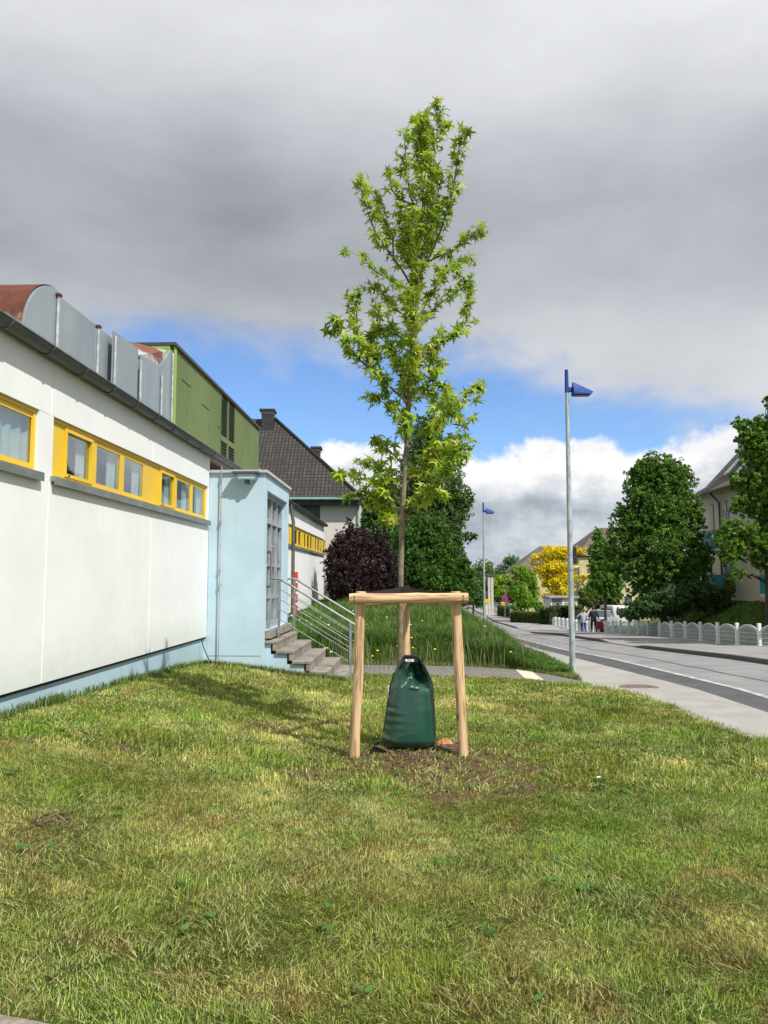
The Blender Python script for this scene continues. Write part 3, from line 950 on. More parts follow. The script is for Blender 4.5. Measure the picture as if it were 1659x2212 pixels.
sw.build('side_wall', bluew, S, False)
# railings
railm = mat('rail_steel', (.22, .24, .25), (.34, .36, .37), .5, 9, .1, metal=.4, detail=8)
def railing(v, name_label, start):
    galv = railm
    rl = empty('handrail', (-3.5, 0, 0), BR, name_label, 'railing', 'galvanised stair railings')
    def zz(u): return .70 + .90 - (u - 1.19) * (.17 / .29)
    uA, uB = 1.12, 2.42
    zA = 1.60
    topz = lambda u: zA - max(0, u - uA) * .60
    MB().tube([(start, v, zA), (uA, v, zA), (uB + .09, v, topz(uB + .09))], .021, 8).build('top_rail', galv, rl, True)
    for k in range(1, 5):
        dzk = .18 * k
        MB().tube([(start if k == 2 else uA, v, zA - dzk), (uA, v, zA - dzk), (uB, v, topz(uB) - dzk)], .008, 6).build('rail_bar', galv, rl, True)
    MB().box(uB - .022, uB + .022, v - .022, v + .022, -.18, topz(uB) - .01).build('post', galv, rl, False)
    MB().box(uA - .018, uA + .018, v - .018, v + .018, .50, zA - .01).build('post', galv, rl, False)
    return rl
railing(sv0 + .55, 'nearer galvanised steel handrail with thin bars beside the concrete stairs', BU + .0)
railing(sv1 - .02, 'farther galvanised steel handrail against the tall grass beside the stairs', BU - .02)

# ================================================================== tree stakes
def wood_mat(name, c1, c2, knot=(.13, .06, .03)):
    m = bpy.data.materials.new(name); m.use_nodes = True
    t = NT(m.node_tree); t.t.nodes.clear()
    vec = t.n('ShaderNodeTexCoord').outputs['Object']
    v2 = t.n('ShaderNodeMapping', {0: vec, 3: (9, 9, .9)}).outputs[0]
    n1 = t.noise(v2, 2.0, 7, .65, dist=.4)
    n2 = t.noise(t.n('ShaderNodeMapping', {0: vec, 3: (30, 30, 2.5)}).outputs[0], 1.0, 5)
    c_ = t.mix(t.ramp(n1, .35, .7), c1, c2)
    c_ = t.mix(t.ramp(n1, .53, .62, 0, .8), c_, (.26, .14, .07))
    n3 = t.noise(t.n('ShaderNodeMapping', {0: vec, 3: (22, 22, 1.2), 1: (3, 5, 1)}).outputs[0], 1.0, 6, .6)
    c_ = t.mix(t.ramp(n3, .54, .60, 0, .75), c_, (.30, .16, .09))
    c_ = t.mix(t.ramp(n2, .3, .7, 0, .3), c_, (.74, .60, .40))
    n4 = t.noise(t.n('ShaderNodeMapping', {0: vec, 3: (55, 55, 1.6), 1: (1, 2, 7)}).outputs[0], 1.0, 3, .5)
    c_ = t.mix(t.ramp(n4, .63, .67, 0, .85), c_, (.13, .07, .04))
    vo = t.n('ShaderNodeTexVoronoi', {'Vector': t.n('ShaderNodeMapping', {0: vec, 3: (7, 7, 3.2)}).outputs[0], 'Scale': 1.0})
    c_ = t.mix(t.ramp(vo.outputs[0], .07, .16, .95, 0), c_, knot)
    bn = t.n('ShaderNodeBump', {'Strength': .9, 'Distance': .012, 'Height': n2})
    pb = t.n('ShaderNodeBsdfPrincipled', {'Base Color': c_, 'Roughness': .75, 'Normal': bn, 'Specular IOR Level': .25})
    t.n('ShaderNodeOutputMaterial', {0: pb})
    return m
pine = wood_mat('peeled_pine', (.66, .47, .27), (.44, .25, .11))
SF = empty('tree_stake_frame', (0.1, 7.1, 0), 0, 'three peeled pine stakes joined by round rails around the young tree', 'tree stakes')
def post(name, a, b, ra, rb, seed, n=12, seg=14, chamf=False):
    """round wood in its own frame (z along the log) so the grain follows it"""
    a, b = Vector(a), Vector(b)
    L = (b - a).length
    pts = []; rad = []
    for i in range(seg + 1):
        f = i / seg
        w = Vector((mnoise.noise(Vector((f * 3, seed, 0))), mnoise.noise(Vector((f * 3, seed, 9))), 0)) * .008
        pts.append(Vector((0, 0, f * L)) + w)
        rad.append((ra + (rb - ra) * f) * (1 + .11 * mnoise.noise(Vector((f * 6, seed, 4)))))
    mb = MB()
    # rounded log ends
    pts = [pts[0] - Vector((0, 0, .004))] + pts + [pts[-1] + Vector((0, 0, .006))]
    rad = [rad[0] * .88] + rad + [rad[-1] * .86]
    mb.tube(pts, rad, n)
    o = mb.build(name, pine, None, True)
    q = (b - a).to_track_quat('Z', 'Y')
    o.parent = SF
    o.location = a - SF.location
    o.rotation_euler = (q @ Vector((0, 0, 1)).rotation_difference(Vector((0, 0, 1)))).to_euler()
    return o
def onY(px, py, Y): return at(px, py, Y)
FY = 7.1
lt, lbm = onY(780, 1279, FY + .02), onY(766, 1640, FY)
rt, rbm = onY(983.5, 1279, FY + .02), onY(1001, 1632, FY)
pl = post('post', lbm, lt, .0475, .046, 3)
pr = post('post', rbm, rt, .046, .0475, 8)
bt_, bb_ = onY(876, 1277, 8.0), onY(878, 1530, 8.0)
bb_.z = -.1
post('post', bb_, bt_, .047, .045, 12)
ra_, rb_ = onY(755, 1293.5, FY - .07), onY(1010, 1292, FY - .07)
post('crossbar', ra_, rb_, .0475, .047, 17, n=16)
# rails back to the third post
zrail = lt.z - .06
post('crossbar', (lt.x - .02, FY + .03, zrail - .035), (bt_.x - .01, 8.03, zrail - .035), .042, .04, 21)
post('crossbar', (rt.x + .02, FY + .03, zrail - .035), (bt_.x + .03, 8.03, zrail - .035), .042, .04, 25)
# saw kerfs at the rail ends
kf = mat('saw_kerf', (.08, .045, .025), None, .9)
for p, s_ in ((ra_, 1), (rb_, -1)):
    mb = MB().add([(p.x + s_ * .045 - .004, p.y - .0475, p.z - .035), (p.x + s_ * .045 + .004, p.y - .0475, p.z - .035), (p.x + s_ * .045 + .004, p.y - .0495, p.z + .03), (p.x + s_ * .045 - .004, p.y - .0495, p.z + .03),
            (p.x + s_ * .045 - .004, p.y - .03, p.z - .035), (p.x + s_ * .045 + .004, p.y - .03, p.z - .035), (p.x + s_ * .045 + .004, p.y - .03, p.z + .03), (p.x + s_ * .045 - .004, p.y - .03, p.z + .03)],
           [(0, 1, 2, 3), (4, 7, 6, 5), (0, 3, 7, 4), (1, 5, 6, 2)])
    o = mb.build('saw_cut', kf, None, False); o.parent = SF; o.location = -SF.location
# black webbing strap tying the trunk to the frame
strapm = mat('black_webbing', (.018, .014, .014), (.03, .022, .022), .8, 60, .3)
TX, TY = at(866, 1290, 7.5).x, 7.5
def band(pts, h):
    vs = []; fs = []
    for i, (p, hh_) in enumerate(zip(pts, h)):
        p = Vector(p)
        a = Vector(pts[max(i - 1, 0)]); b = Vector(pts[min(i + 1, len(pts) - 1)])
        t = (b - a).normalized(); nrm = Vector((-t.y, t.x, 0)).normalized() * .003
        vs += [p - nrm + Vector((0, 0, -hh_)), p + nrm + Vector((0, 0, -hh_)), p + nrm + Vector((0, 0, hh_)), p - nrm + Vector((0, 0, hh_))]
    for i in range(len(pts) - 1):
        for k in range(4):
            k2 = (k + 1) % 4
            fs.append((4 * i + k, 4 * i + k2, 4 * i + 4 + k2, 4 * i + 4 + k))
    return MB().add(vs, fs)
zs1 = at(866, 1274, TY).z
ptsb = [(rt.x + .0, FY + .05, rt.z - .015), (TX + .22, TY - .10, zs1 - .025), (TX + .05, TY - .045, zs1 - .005), (TX, TY - .05, zs1), (TX - .05, TY - .02, zs1), (TX - .05, TY + .03, zs1),
        (TX, TY + .055, zs1), (TX + .05, TY + .03, zs1), (TX + .03, TY - .035, zs1 - .004), (TX - .2, TY - .12, zs1 - .025), (lt.x, FY + .05, lt.z - .02)]
band(ptsb, [.012, .024, .032, .032, .032, .032, .032, .032, .03, .02, .012]).build('tie_strap', strapm, None, True, label='wide black webbing strap tying the young trunk to the stakes', cat='strap')

# ================================================================== watering bag
def bag():
    m = bpy.data.materials.new('green_tarpaulin'); m.use_nodes = True
    t = NT(m.node_tree); t.t.nodes.clear()
    vec = t.n('ShaderNodeTexCoord').outputs['Object']
    c_ = t.mix(t.ramp(t.noise(vec, 6, 5), .3, .7), (.004, .047, .030), (.006, .060, .038))
    # faint dust near the ground
    z = t.n('ShaderNodeSeparateXYZ', {0: vec}).outputs[2]
    zz = t.m('ADD', z, t.m('MULTIPLY', t.m('SUBTRACT', t.noise(vec, 12, 5), .5), .12))
    c_ = t.mix(t.ramp(zz, -.02, .05, .22, 0), c_, (.05, .05, .035))
    b1 = t.noise(t.n('ShaderNodeMapping', {0: vec, 3: (2, 2, 14)}).outputs[0], 2.2, 4, .5)
    b2 = t.noise(t.n('ShaderNodeMapping', {0: vec, 3: (13, 13, 2)}).outputs[0], 1.4, 4, .5, dist=.8)
    mask = t.ramp(z, .42, .60)
    h = t.m('ADD', t.m('MULTIPLY', b1, .12), t.m('MULTIPLY', t.m('MULTIPLY', b2, mask), 1.2))
    bn = t.n('ShaderNodeBump', {'Strength': .65, 'Distance': .03, 'Height': h})
    pb = t.n('ShaderNodeBsdfPrincipled', {'Base Color': c_, 'Roughness': .31, 'Normal': bn, 'Specular IOR Level': .8})
    t.n('ShaderNodeOutputMaterial', {0: pb})
    BY = 7.40
    S_ = BY / 1660
    def w(px, py):           # crop4 coordinates -> world x,z at depth BY
        p = at(691.2 + .2333 * px, 1216.6 + .2333 * py, BY)
        return p.x, p.z
    # rows: (left px, right px, y px, depth half, exponent)
    rows = [(578, 1066, 1672, .19, 2.4), (575, 1074, 1620, .225, 2.5), (598, 1072, 1530, .222, 2.3), (612, 1068, 1430, .212, 2.2), (624, 1064, 1340, .200, 2.2), (634, 1060, 1260, .186, 2.1),
            (645, 1056, 1190, .170, 2.1), (656, 1050, 1130, .150, 2.0), (672, 1030, 1070, .125, 1.9), (690, 1003, 1010, .105, 1.8), (706, 975, 960, .08, 1.8), (735, 950, 915, .055, 1.8), (765, 925, 875, .035, 1.8), (785, 900, 850, .02, 1.8)]
    ox, oz = w(830, 1655)
    nseg = 64
    # interpolate rows
    pyv = [r[2] for r in rows]
    N = 60
    vs = []; fs = []
    for i in range(N):
        f = i / (N - 1)
        py = 1672 + (850 - 1672) * f
        xs_ = pyv[::-1]
        lf = np.interp(py, xs_, [r[0] for r in rows][::-1]); rg = np.interp(py, xs_, [r[1] for r in rows][::-1])
        dh = np.interp(py, xs_, [r[3] for r in rows][::-1]); ex = np.interp(py, xs_, [r[4] for r in rows][::-1])
        xl, z = w(lf, py); xr, _ = w(rg, py)
        cx_, hw = (xl + xr) / 2, (xr - xl) / 2
        for k in range(nseg):
            a = 2 * math.pi * k / nseg
            ca, sa = math.cos(a), math.sin(a)
            x = cx_ + hw * math.copysign(abs(ca) ** (2 / ex), ca)
            y = dh * math.copysign(abs(sa) ** (2 / ex), sa)
            zv = z
            fr = max(0, -sa)                                     # facing the camera
            hgt = z - oz
            # bottom bulge line & horizontal creases low on the left
            if hgt < .35:
                y -= fr * .005 * math.sin(hgt * 95 + ca * 3) * max(0, -ca - .1)
                x += .004 * math.sin(hgt * 80) * (ca < -.4)
            # collapsed shoulder: folds and a hollow on the upper right front
            up = max(0.0, min(1.0, (hgt - .50) / .12))
            u_ = (x - cx_) / hw
            y += up * fr * .035 * math.sin(u_ * 5.2 + hgt * 16) * .6
            y += up * fr * .018 * math.sin(u_ * 11.0 - hgt * 26 + 1)
            Ls = .505 + .075 * math.exp(-((u_ + .05) / .22) ** 2) + .03 * math.exp(-((u_ + .85) / .2) ** 2) + .008 * math.sin(u_ * 9)
            st_ = max(0.0, min(1.0, (hgt - Ls) / .022)); st_ = st_ * st_ * (3 - 2 * st_)
            y += fr * (.050 + .025 * math.sin(u_ * 6 + 2)) * st_ * max(0, 1 - (hgt - Ls) / .26)
            hol = math.exp(-((u_ - .48) / .30) ** 4 - ((hgt - .60 - .12 * (.5 - u_)) / .075) ** 4) * .9
            y += fr * .10 * hol
            hol = math.exp(-((u_ - .40) / .42) ** 2 - ((hgt - .64) / .085) ** 4)
            y += fr * .16 * hol
            ridge = math.exp(-((hgt - .52 - .05 * abs(u_ - .1)) / .014) ** 2) * (1 if u_ > -.2 else .4)
            y -= fr * .020 * ridge
            ridge2 = math.exp(-(((u_ + .10) - (hgt - .62) * -2.6) / .09) ** 2) * up
            y -= fr * .024 * ridge2
            ridge3 = math.exp(-(((u_ + .55) - (hgt - .56) * 2.2) / .10) ** 2) * up
            y -= fr * .018 * ridge3
            v_ = Vector((x - ox, y, zv - oz))
            y += fr * .010 * math.sin(hgt * 21 + u_ * 2.5 + 1.0) * max(0, min(1, (.46 - hgt) * 3)) * max(0, -u_ + .2)
            y -= fr * .012 * math.exp(-((hgt - .40 - .10 * u_) / .012) ** 2) * (u_ < .1) * (1 - abs(u_ + .4))
            # vertical pulls from the fold line down the front
            v_.y -= fr * .007 * math.exp(-((u_ - .30) / .07) ** 2) * (hgt > .05) - fr * .005 * math.exp(-((u_ + .12) / .05) ** 2) * max(0, min(1, (hgt - .25) * 4))
            nn = mnoise.noise(Vector((v_.x * 9, v_.y * 9, v_.z * 3))) * (.003 + .012 * up)
            v_.y -= nn * (1 if sa < 0 else -1)
            vs.append(tuple(v_))
    for i in range(N - 1):
        for k in range(nseg):
            k2 = (k + 1) % nseg
            fs.append((i * nseg + k, i * nseg + k2, i * nseg + nseg + k2, i * nseg + nseg + k))
    fs.append(tuple(range(nseg - 1, -1, -1)))
    fs.append(tuple(range((N - 1) * nseg, N * nseg)))
    root = empty('watering_bag', (ox, BY, oz), 0, 'glossy dark green slow watering bag slumped against the young trunk', 'watering bag')
    o = MB().add(vs, fs).build('bag_body', m, root, True)
    o.data.set_sharp_from_angle(angle=R(75))
    # side seam with pale eyelet strip
    vs = []; fs = []
    for i in range(14):
        py = 1560 - 42 * i
        xl, z = w(np.interp(py, pyv[::-1], [r[0] for r in rows][::-1]), py)
        vs += [(xl - ox - .010, .0, z - oz), (xl - ox + .004, .0, z - oz), (xl - ox + .004, .008, z - oz), (xl - ox - .010, .008, z - oz)]
    for i in range(13):
        for k in range(4):
            k2 = (k + 1) % 4
            fs.append((4 * i + k, 4 * i + k2, 4 * i + 4 + k2, 4 * i + 4 + k))
    MB().add(vs, fs).build('side_seam', m, root, False)
    xw, zw = w(640, 1190)
    MB().box(xw - ox - .012, xw - ox - .004, -.012, .010, zw - oz - .05, zw - oz + .06).build('white_tag', mat('white_plastic', (.7, .7, .72), None, .5), root, False)
    # black carrying loop with white label at the top
    blk_ = mat('black_strap', (.012, .012, .014), (.02, .02, .022), .55, 40, .2)
    def bb2(pts, th, dep, mt, nm, par, y0=-.03):
        q_ = [w(*p) for p in pts]
        return MB().prism([(a - ox, b - oz) for a, b in q_], 'y', y0, y0 - dep).build(nm, mt, par, False)
    hd = bb2([(762, 862), (800, 850), (880, 852), (905, 878), (900, 905), (870, 900), (780, 905), (772, 880)], 0, .05, blk_, 'carry_loop', root, -.035)
    bb2([(783, 880), (868, 880), (866, 903), (792, 902)], 0, .006, mat('label_white', (.75, .75, .75), None, .5), 'label', hd, -.0855)
    bb2([(806, 888), (812, 884), (848, 889), (850, 893)], 0, .001, blk_, 'label_print', hd, -.092)
    # dark pocket of the folded filler opening
    # thin strap hanging from loop
    return root
bag()

# ================================================================== street lamps
bluem = mat('blue_paint', (.018, .050, .24), (.024, .066, .29), .65, 6, spec=.25)
polem = mat('galvanised_pole', (.30, .35, .36), (.48, .53, .53), .5, 14, .15, metal=.35, stretch=(1, 1, .35))
def lamp(loc, H, label, box=True):
    L = empty('street_lamp', loc, 0, label, 'street lamp', 'street lamps with blue wedge heads')
    MB().tube([(0, 0, -.3), (0, 0, H * .45), (0, 0, H - .46)], [.062, .054, .036], 16).build('pole', polem, L, True)
    MB().tube([(0, 0, H - .48), (0, 0, H)], [.042, .036], 14).build('blue_sleeve', bluem, L, True)
    MB().box(.03, .13, -.03, .03, H - .47, H - .37, bev=.008).build('bracket', bluem, L, False)
    x0, x1 = .12, .54
    zt, zb = H - .26, H - .53
    vs = [(x0, -.03, zt), (x0, .03, zt), (x0, .13, zb + .05), (x0, -.13, zb + .05), (x1, .06, zb + .06), (x1, -.06, zb + .06),
          (x0, .13, zb), (x0, -.13, zb), (x1 - .05, .08, zb + .01), (x1 - .05, -.08, zb + .01)]
    MB().add(vs, [(0, 1, 2, 3), (0, 5, 4, 1), (1, 4, 2), (0, 3, 5), (3, 2, 6, 7), (2, 4, 8, 6), (3, 7, 9, 5), (4, 5, 9, 8), (6, 8, 9, 7)]).build('lamp_head', bluem, L, False)
    MB().box(x0 + .02, x1 - .08, -.07, .07, zb - .022, zb + .0, bev=.008).build('lamp_glass', mat('lamp_lens', (.05, .052, .05), None, .25), L, False)
    if box:
        MB().box(.055, .125, -.035, .035, 2.12, 2.28, bev=.008).box(.06, .12, -.02, .02, 2.27, 2.31).box(.055, .125, -.035, .035, 2.30, 2.47, bev=.008).build('signal_box', mat('black_box', (.012, .012, .014), None, .5), L, False)
        MB().tube([(0, 0, 2.06), (.16, 0, 2.06)], .02, 8).box(.16, .185, -.05, .05, 1.86, 2.08, bev=.008).tube([(0, 0, 2.0), (0, 0, 2.12)], .066, 14).build('sign_bracket', polem, L, False)
    dm_ = MB().box(-.03, .03, -.066, -.05, .55, .85, bev=.004); dm_.build('service_door', polem, L, False)
    return L
l1b = at(1237, 1448, 15.6)
lamp((l1b.x, 15.6, l1b.z), at(1219, 799, 15.6).z - l1b.z, 'tall galvanised lamp post with blue wedge head, nearest beside the footway')
l2b = at(1047, 1364, 36.5)
lamp((l2b.x, 36.5, l2b.z), 6.1, 'distant galvanised lamp post with blue wedge head behind the grass bank', False)
# ================================================================== foliage tools
def star_leaves(pos, nrm, tipd, size, cols):
    """five-lobed star leaves; pos (n,3), nrm = face normal, tipd = direction of middle lobe"""
    n = len(pos)
    nrm = nrm / np.linalg.norm(nrm, axis=1, keepdims=True)
    tipd = tipd - nrm * (tipd * nrm).sum(1, keepdims=True)
    tipd = tipd / np.maximum(np.linalg.norm(tipd, axis=1, keepdims=True), 1e-6)
    side = np.cross(nrm, tipd)
    ang = np.radians([0, 34, 64, 92, 126, 180, -126, -92, -64, -34])
    rad = np.array([1.0, .30, .86, .27, .62, .10, .62, .27, .86, .30])
    dz = np.array([-.22, .03, -.16, .02, -.12, 0, -.12, .02, -.16, .03])
    P = np.zeros((n, 11, 3))
    P[:, 0] = pos
    for k in range(10):
        r = rad[k] * size[:, None]
        P[:, k + 1] = pos + tipd * (math.cos(ang[k]) * r) + side * (math.sin(ang[k]) * r) + nrm * (dz[k] * size[:, None])
    quads = np.array([[0, 10, 1, 2], [0, 2, 3, 4], [0, 4, 5, 6], [0, 6, 7, 8], [0, 8, 9, 10]])
    F = (np.arange(n)[:, None, None] * 11 + quads[None]).reshape(-1, 4)
    C = np.repeat(cols, 11, 0)
    return P.reshape(-1, 3), F, C

def diamonds(pos, nrm, tipd, size, cols, asp=.55):
    n = len(pos)
    nrm = nrm / np.maximum(np.linalg.norm(nrm, axis=1, keepdims=True), 1e-6)
    tipd = tipd - nrm * (tipd * nrm).sum(1, keepdims=True)
    tipd = tipd / np.maximum(np.linalg.norm(tipd, axis=1, keepdims=True), 1e-6)
    side = np.cross(nrm, tipd)
    s = size[:, None]
    P = np.stack([pos - tipd * s, pos + side * s * asp - tipd * s * .1 + nrm * s * .12, pos + tipd * s, pos - side * s * asp - tipd * s * .1 + nrm * s * .12], 1)
    F = (np.arange(n)[:, None] * 4 + np.array([0, 1, 2, 3])[None])
    return P.reshape(-1, 3), F, np.repeat(cols, 4, 0)

def rvec(n, rs=RS):
    v = rs.normal(size=(n, 3))
    return v / np.linalg.norm(v, axis=1, keepdims=True)

# ================================================================== the young sweetgum tree
TREE_D = 7.5
def bark_mat(name, c1, c2, c3=None):
    m = bpy.data.materials.new(name); m.use_nodes = True
    t = NT(m.node_tree); t.t.nodes.clear()
    vec = t.n('ShaderNodeTexCoord').outputs['Object']
    n1 = t.noise(t.n('ShaderNodeMapping', {0: vec, 3: (6, 6, 9)}).outputs[0], 1.2, 7, .65)
    n2 = t.noise(t.n('ShaderNodeMapping', {0: vec, 3: (40, 40, 12)}).outputs[0], 1, 5)
    c_ = t.mix(t.ramp(n1, .4, .62), c1, c2)
    c_ = t.mix(t.ramp(n2, .45, .75, 0, .5), c_, c3 or c1)
    bn = t.n('ShaderNodeBump', {'Strength': .6, 'Distance': .006, 'Height': n2})
    pb = t.n('ShaderNodeBsdfPrincipled', {'Base Color': c_, 'Roughness': .85, 'Normal': bn, 'Specular IOR Level': .2})
    t.n('ShaderNodeOutputMaterial', {0: pb})
    return m
def young_tree():
    root = empty('young_sweetgum_tree', (at(868, 1600, TREE_D).x, TREE_D, 0), 0, 'slender young tree with bright green star-shaped leaves between three wooden stakes', 'tree')
    bark = bark_mat('young_bark', (.15, .14, .085), (.23, .215, .14), (.10, .085, .06))
    tw = bark_mat('twig_bark', (.12, .085, .05), (.17, .12, .075))
    trunk_p = [(864, 1640), (864, 1500), (864.5, 1420), (865, 1300), (867, 1200), (869, 1120), (874, 1030), (879, 940), (885, 850), (891, 760), (898, 680), (903, 600), (908, 530), (920, 465), (932, 400), (939, 335), (946, 272), (951, 235), (953, 216)]
    rp = [9.5, 8.6, 8, 7.7, 7.6, 7.5, 6.7, 5.9, 5.2, 4.5, 3.9, 3.3, 2.8, 2.3, 1.9, 1.5, 1.1, .8, .5]
    tp = [at(x, y, TREE_D) for x, y in trunk_p]
    loc = root.location
    MB().tube([p - loc for p in tp], [r * .79 * TREE_D / 1660 * 1.0 for r in rp], 12).build('trunk', bark, root, True)
    def trunk_at(py):
        ys = [p[1] for p in trunk_p][::-1]; xs = [p[0] for p in trunk_p][::-1]
        return float(np.interp(py, ys, xs))
    br = [
        [(870, 1062), (848, 1045), (831, 1033), (812, 1012), (796, 1000)],
        [(869, 1085), (840, 1060), (800, 1040), (765, 1030), (735, 1028)],
        [(868, 1105), (835, 1085), (795, 1072), (757, 1072)],
        [(867, 1130), (845, 1118), (820, 1095), (800, 1088)],
        [(867, 1145), (850, 1135), (836, 1120), (826, 1128)],
        [(872, 1005), (855, 988), (843, 974), (826, 962), (809, 953)],
        [(869, 1122), (890, 1102), (912, 1083), (934, 1058), (948, 1036), (968, 1005), (992, 965)],
        [(869, 1120), (884, 1090), (903, 1075), (930, 1065), (956, 1068)],
        [(872, 1045), (892, 1034), (912, 1020), (930, 985), (950, 972), (975, 978)],
        [(874, 1030), (900, 1030), (935, 1012), (968, 1005), (1000, 990)],
        [(877, 975), (903, 950), (930, 928), (958, 905), (984, 885), (998, 868), (1010, 850), (1033, 838)],
        [(984, 886), (998, 905), (1003, 925), (1001, 950)],
        [(880, 930), (862, 905), (843, 880), (825, 868), (808, 860)],
        [(884, 873), (856, 848), (831, 825), (805, 800), (777, 778), (760, 758), (745, 735), (728, 705), (724, 692)],
        [(777, 778), (775, 740), (771, 700), (770, 660), (770, 636)],
        [(831, 824), (815, 780), (808, 735), (815, 700), (818, 665)],
        [(805, 800), (790, 770), (785, 742)],
        [(888, 812), (912, 808), (935, 820), (955, 835), (975, 858)],
        [(886, 845), (905, 838), (930, 855), (945, 880), (968, 895)],
        [(891, 770), (912, 752), (933, 768), (952, 790)],
        [(892, 790), (915, 765), (945, 748), (978, 730), (1000, 705), (1008, 690), (1008, 668), (1014, 635), (1000, 600), (985, 590)],
        [(901, 632), (885, 612), (871, 587), (853, 562), (837, 540), (825, 522), (812, 505), (797, 464), (788, 438), (781, 414), (777, 390)],
        [(850, 558), (848, 512), (836, 486), (822, 460), (813, 432)],
        [(902, 640), (876, 622), (850, 606), (825, 595), (802, 580), (785, 556)],
        [(898, 690), (870, 680), (846, 660), (832, 640), (812, 622)],
        [(911, 500), (898, 455), (885, 419), (880, 380), (877, 352), (875, 320), (873, 288)],
        [(885, 440), (862, 428), (846, 410), (843, 393), (835, 376)],
        [(933, 385), (922, 350), (911, 326), (904, 295), (899, 262), (890, 262)],
        [(905, 595), (925, 560), (941, 526), (954, 492), (965, 459), (974, 425), (981, 392), (988, 352), (992, 315), (999, 285), (1006, 288)],
        [(906, 575), (935, 560), (962, 548), (984, 537), (1004, 518), (1022, 510), (1045, 504)],
        [(901, 690), (925, 648), (946, 611), (968, 585), (990, 568), (1012, 560)],
        [(897, 725), (920, 690), (946, 659), (975, 638), (1000, 622), (1008, 615)],
        [(893, 745), (860, 725), (838, 712), (815, 715)],
        [(889, 810), (862, 795), (845, 770), (835, 752)],
        [(906, 610), (880, 570), (866, 530), (862, 495), (868, 460)],
        [(908, 550), (890, 500), (868, 480), (858, 465)],
        [(920, 470), (935, 440), (945, 420), (952, 395), (948, 372)],
        [(908, 540), (925, 515), (932, 470), (940, 455)],
        [(930, 410), (905, 385), (900, 350), (902, 330)],
        [(943, 300), (955, 285), (968, 270)], [(941, 330), (930, 300), (925, 280)], [(948, 255), (940, 240), (938, 232)],
    ]
    rr = random.Random(5)
    bm_ = MB(); tips = []
    S1 = TREE_D / 1660
    polys = []
    for i, b in enumerate(br):
        k = rr.uniform(-1, 1)
        k = (abs(k) ** .6) * (1 if k > 0 else -1)
        tx0 = trunk_at(b[0][1])
        pts = []
        for (x, y) in b:
            lat = abs(x - trunk_at(y)) + .35 * abs(b[0][1] - y)
            dy = k * lat * S1 * .62
            if i in (11, 14, 15, 16, 22): dy = None
            pts.append((x, y, dy))
        if pts[0][2] is None:                  # side shoots start on their parent branch
            par = {11: 10, 14: 13, 15: 13, 16: 13, 22: 21}[i]
            q = min(polys[par], key=lambda v: (v[0] - b[0][0]) ** 2 + (v[1] - b[0][1]) ** 2)
            pts = [(x, y, q[2] + k * .3 * (abs(x - b[0][0]) + abs(y - b[0][1])) * S1) for (x, y) in b]
        polys.append(pts)
        P3 = [at(x, y, TREE_D + d) for x, y, d in pts]
        L = sum((P3[j + 1] - P3[j]).length for j in range(len(P3) - 1))
        r0 = .0055 + .006 * min(1, L / 1.2)
        rad = [r0 * (1 - .8 * j / (len(P3) - 1)) + .0012 for j in range(len(P3))]
        bm_.tube([p - loc for p in P3], rad, 6)
        tips.append((P3, L, 1))
    # limbs that run toward and away from the camera
    for i in range(20):
        py = rr.uniform(400, 1000)
        x0 = trunk_at(py)
        base = at(x0, py, TREE_D)
        ln = .28 + .9 * math.sin(math.pi * min(1, max(0, (py - 250) / 950))) * rr.uniform(.5, 1)
        if py > 930: ln *= .4
        s_ = 1 if i % 2 else -1
        dirv = Vector((rr.uniform(-.28, .28), s_ * rr.uniform(.5, .9), rr.uniform(.6, 1.0))).normalized()
        P3 = [base]
        for j in range(5):
            dirv = (dirv + Vector((rr.uniform(-.12, .12), -s_ * .05, .12))).normalized()
            P3.append(P3[-1] + dirv * ln / 5)
        bm_.tube([p - loc for p in P3], [.009 - .0014 * j for j in range(6)], 6)
        tips.append((P3, ln, .75))
    # twigs and leaf positions
    LP, LN, LT, LS, LC = [], [], [], [], []
    def leaf(p, out, big=1.0):
        pet = Vector((rr.gauss(0, 1), rr.gauss(0, 1), rr.gauss(.2, .8))).normalized() * .8 + out * .8
        pet = pet.normalized()
        l_ = rr.uniform(.02, .06)
        q = p + pet * l_
        nrm = Vector((rr.gauss(0, .75), rr.gauss(-.25, .75), rr.gauss(.75, .45))).normalized()
        tip = (pet + Vector((0, 0, -.55)) + Vector((rr.gauss(0, .35), rr.gauss(0, .35), rr.gauss(0, .35)))).normalized()
        LP.append(q); LN.append(nrm); LT.append(tip)
        LS.append(rr.uniform(.050, .104) * big * (1.08 if q.z < 4.2 else .88))
        f = rr.random(); y_ = rr.random()
        base = np.array([.190, .320, .022]) * (1 - f) + np.array([.400, .530, .055]) * f
        if y_ < .10: base = np.array([.58, .60, .12])
        elif y_ > .86: base = np.array([.095, .205, .022])
        LC.append(base)
        if l_ > .035: bm_.tube([p - loc, q - loc], .0011, 3, cap=False)
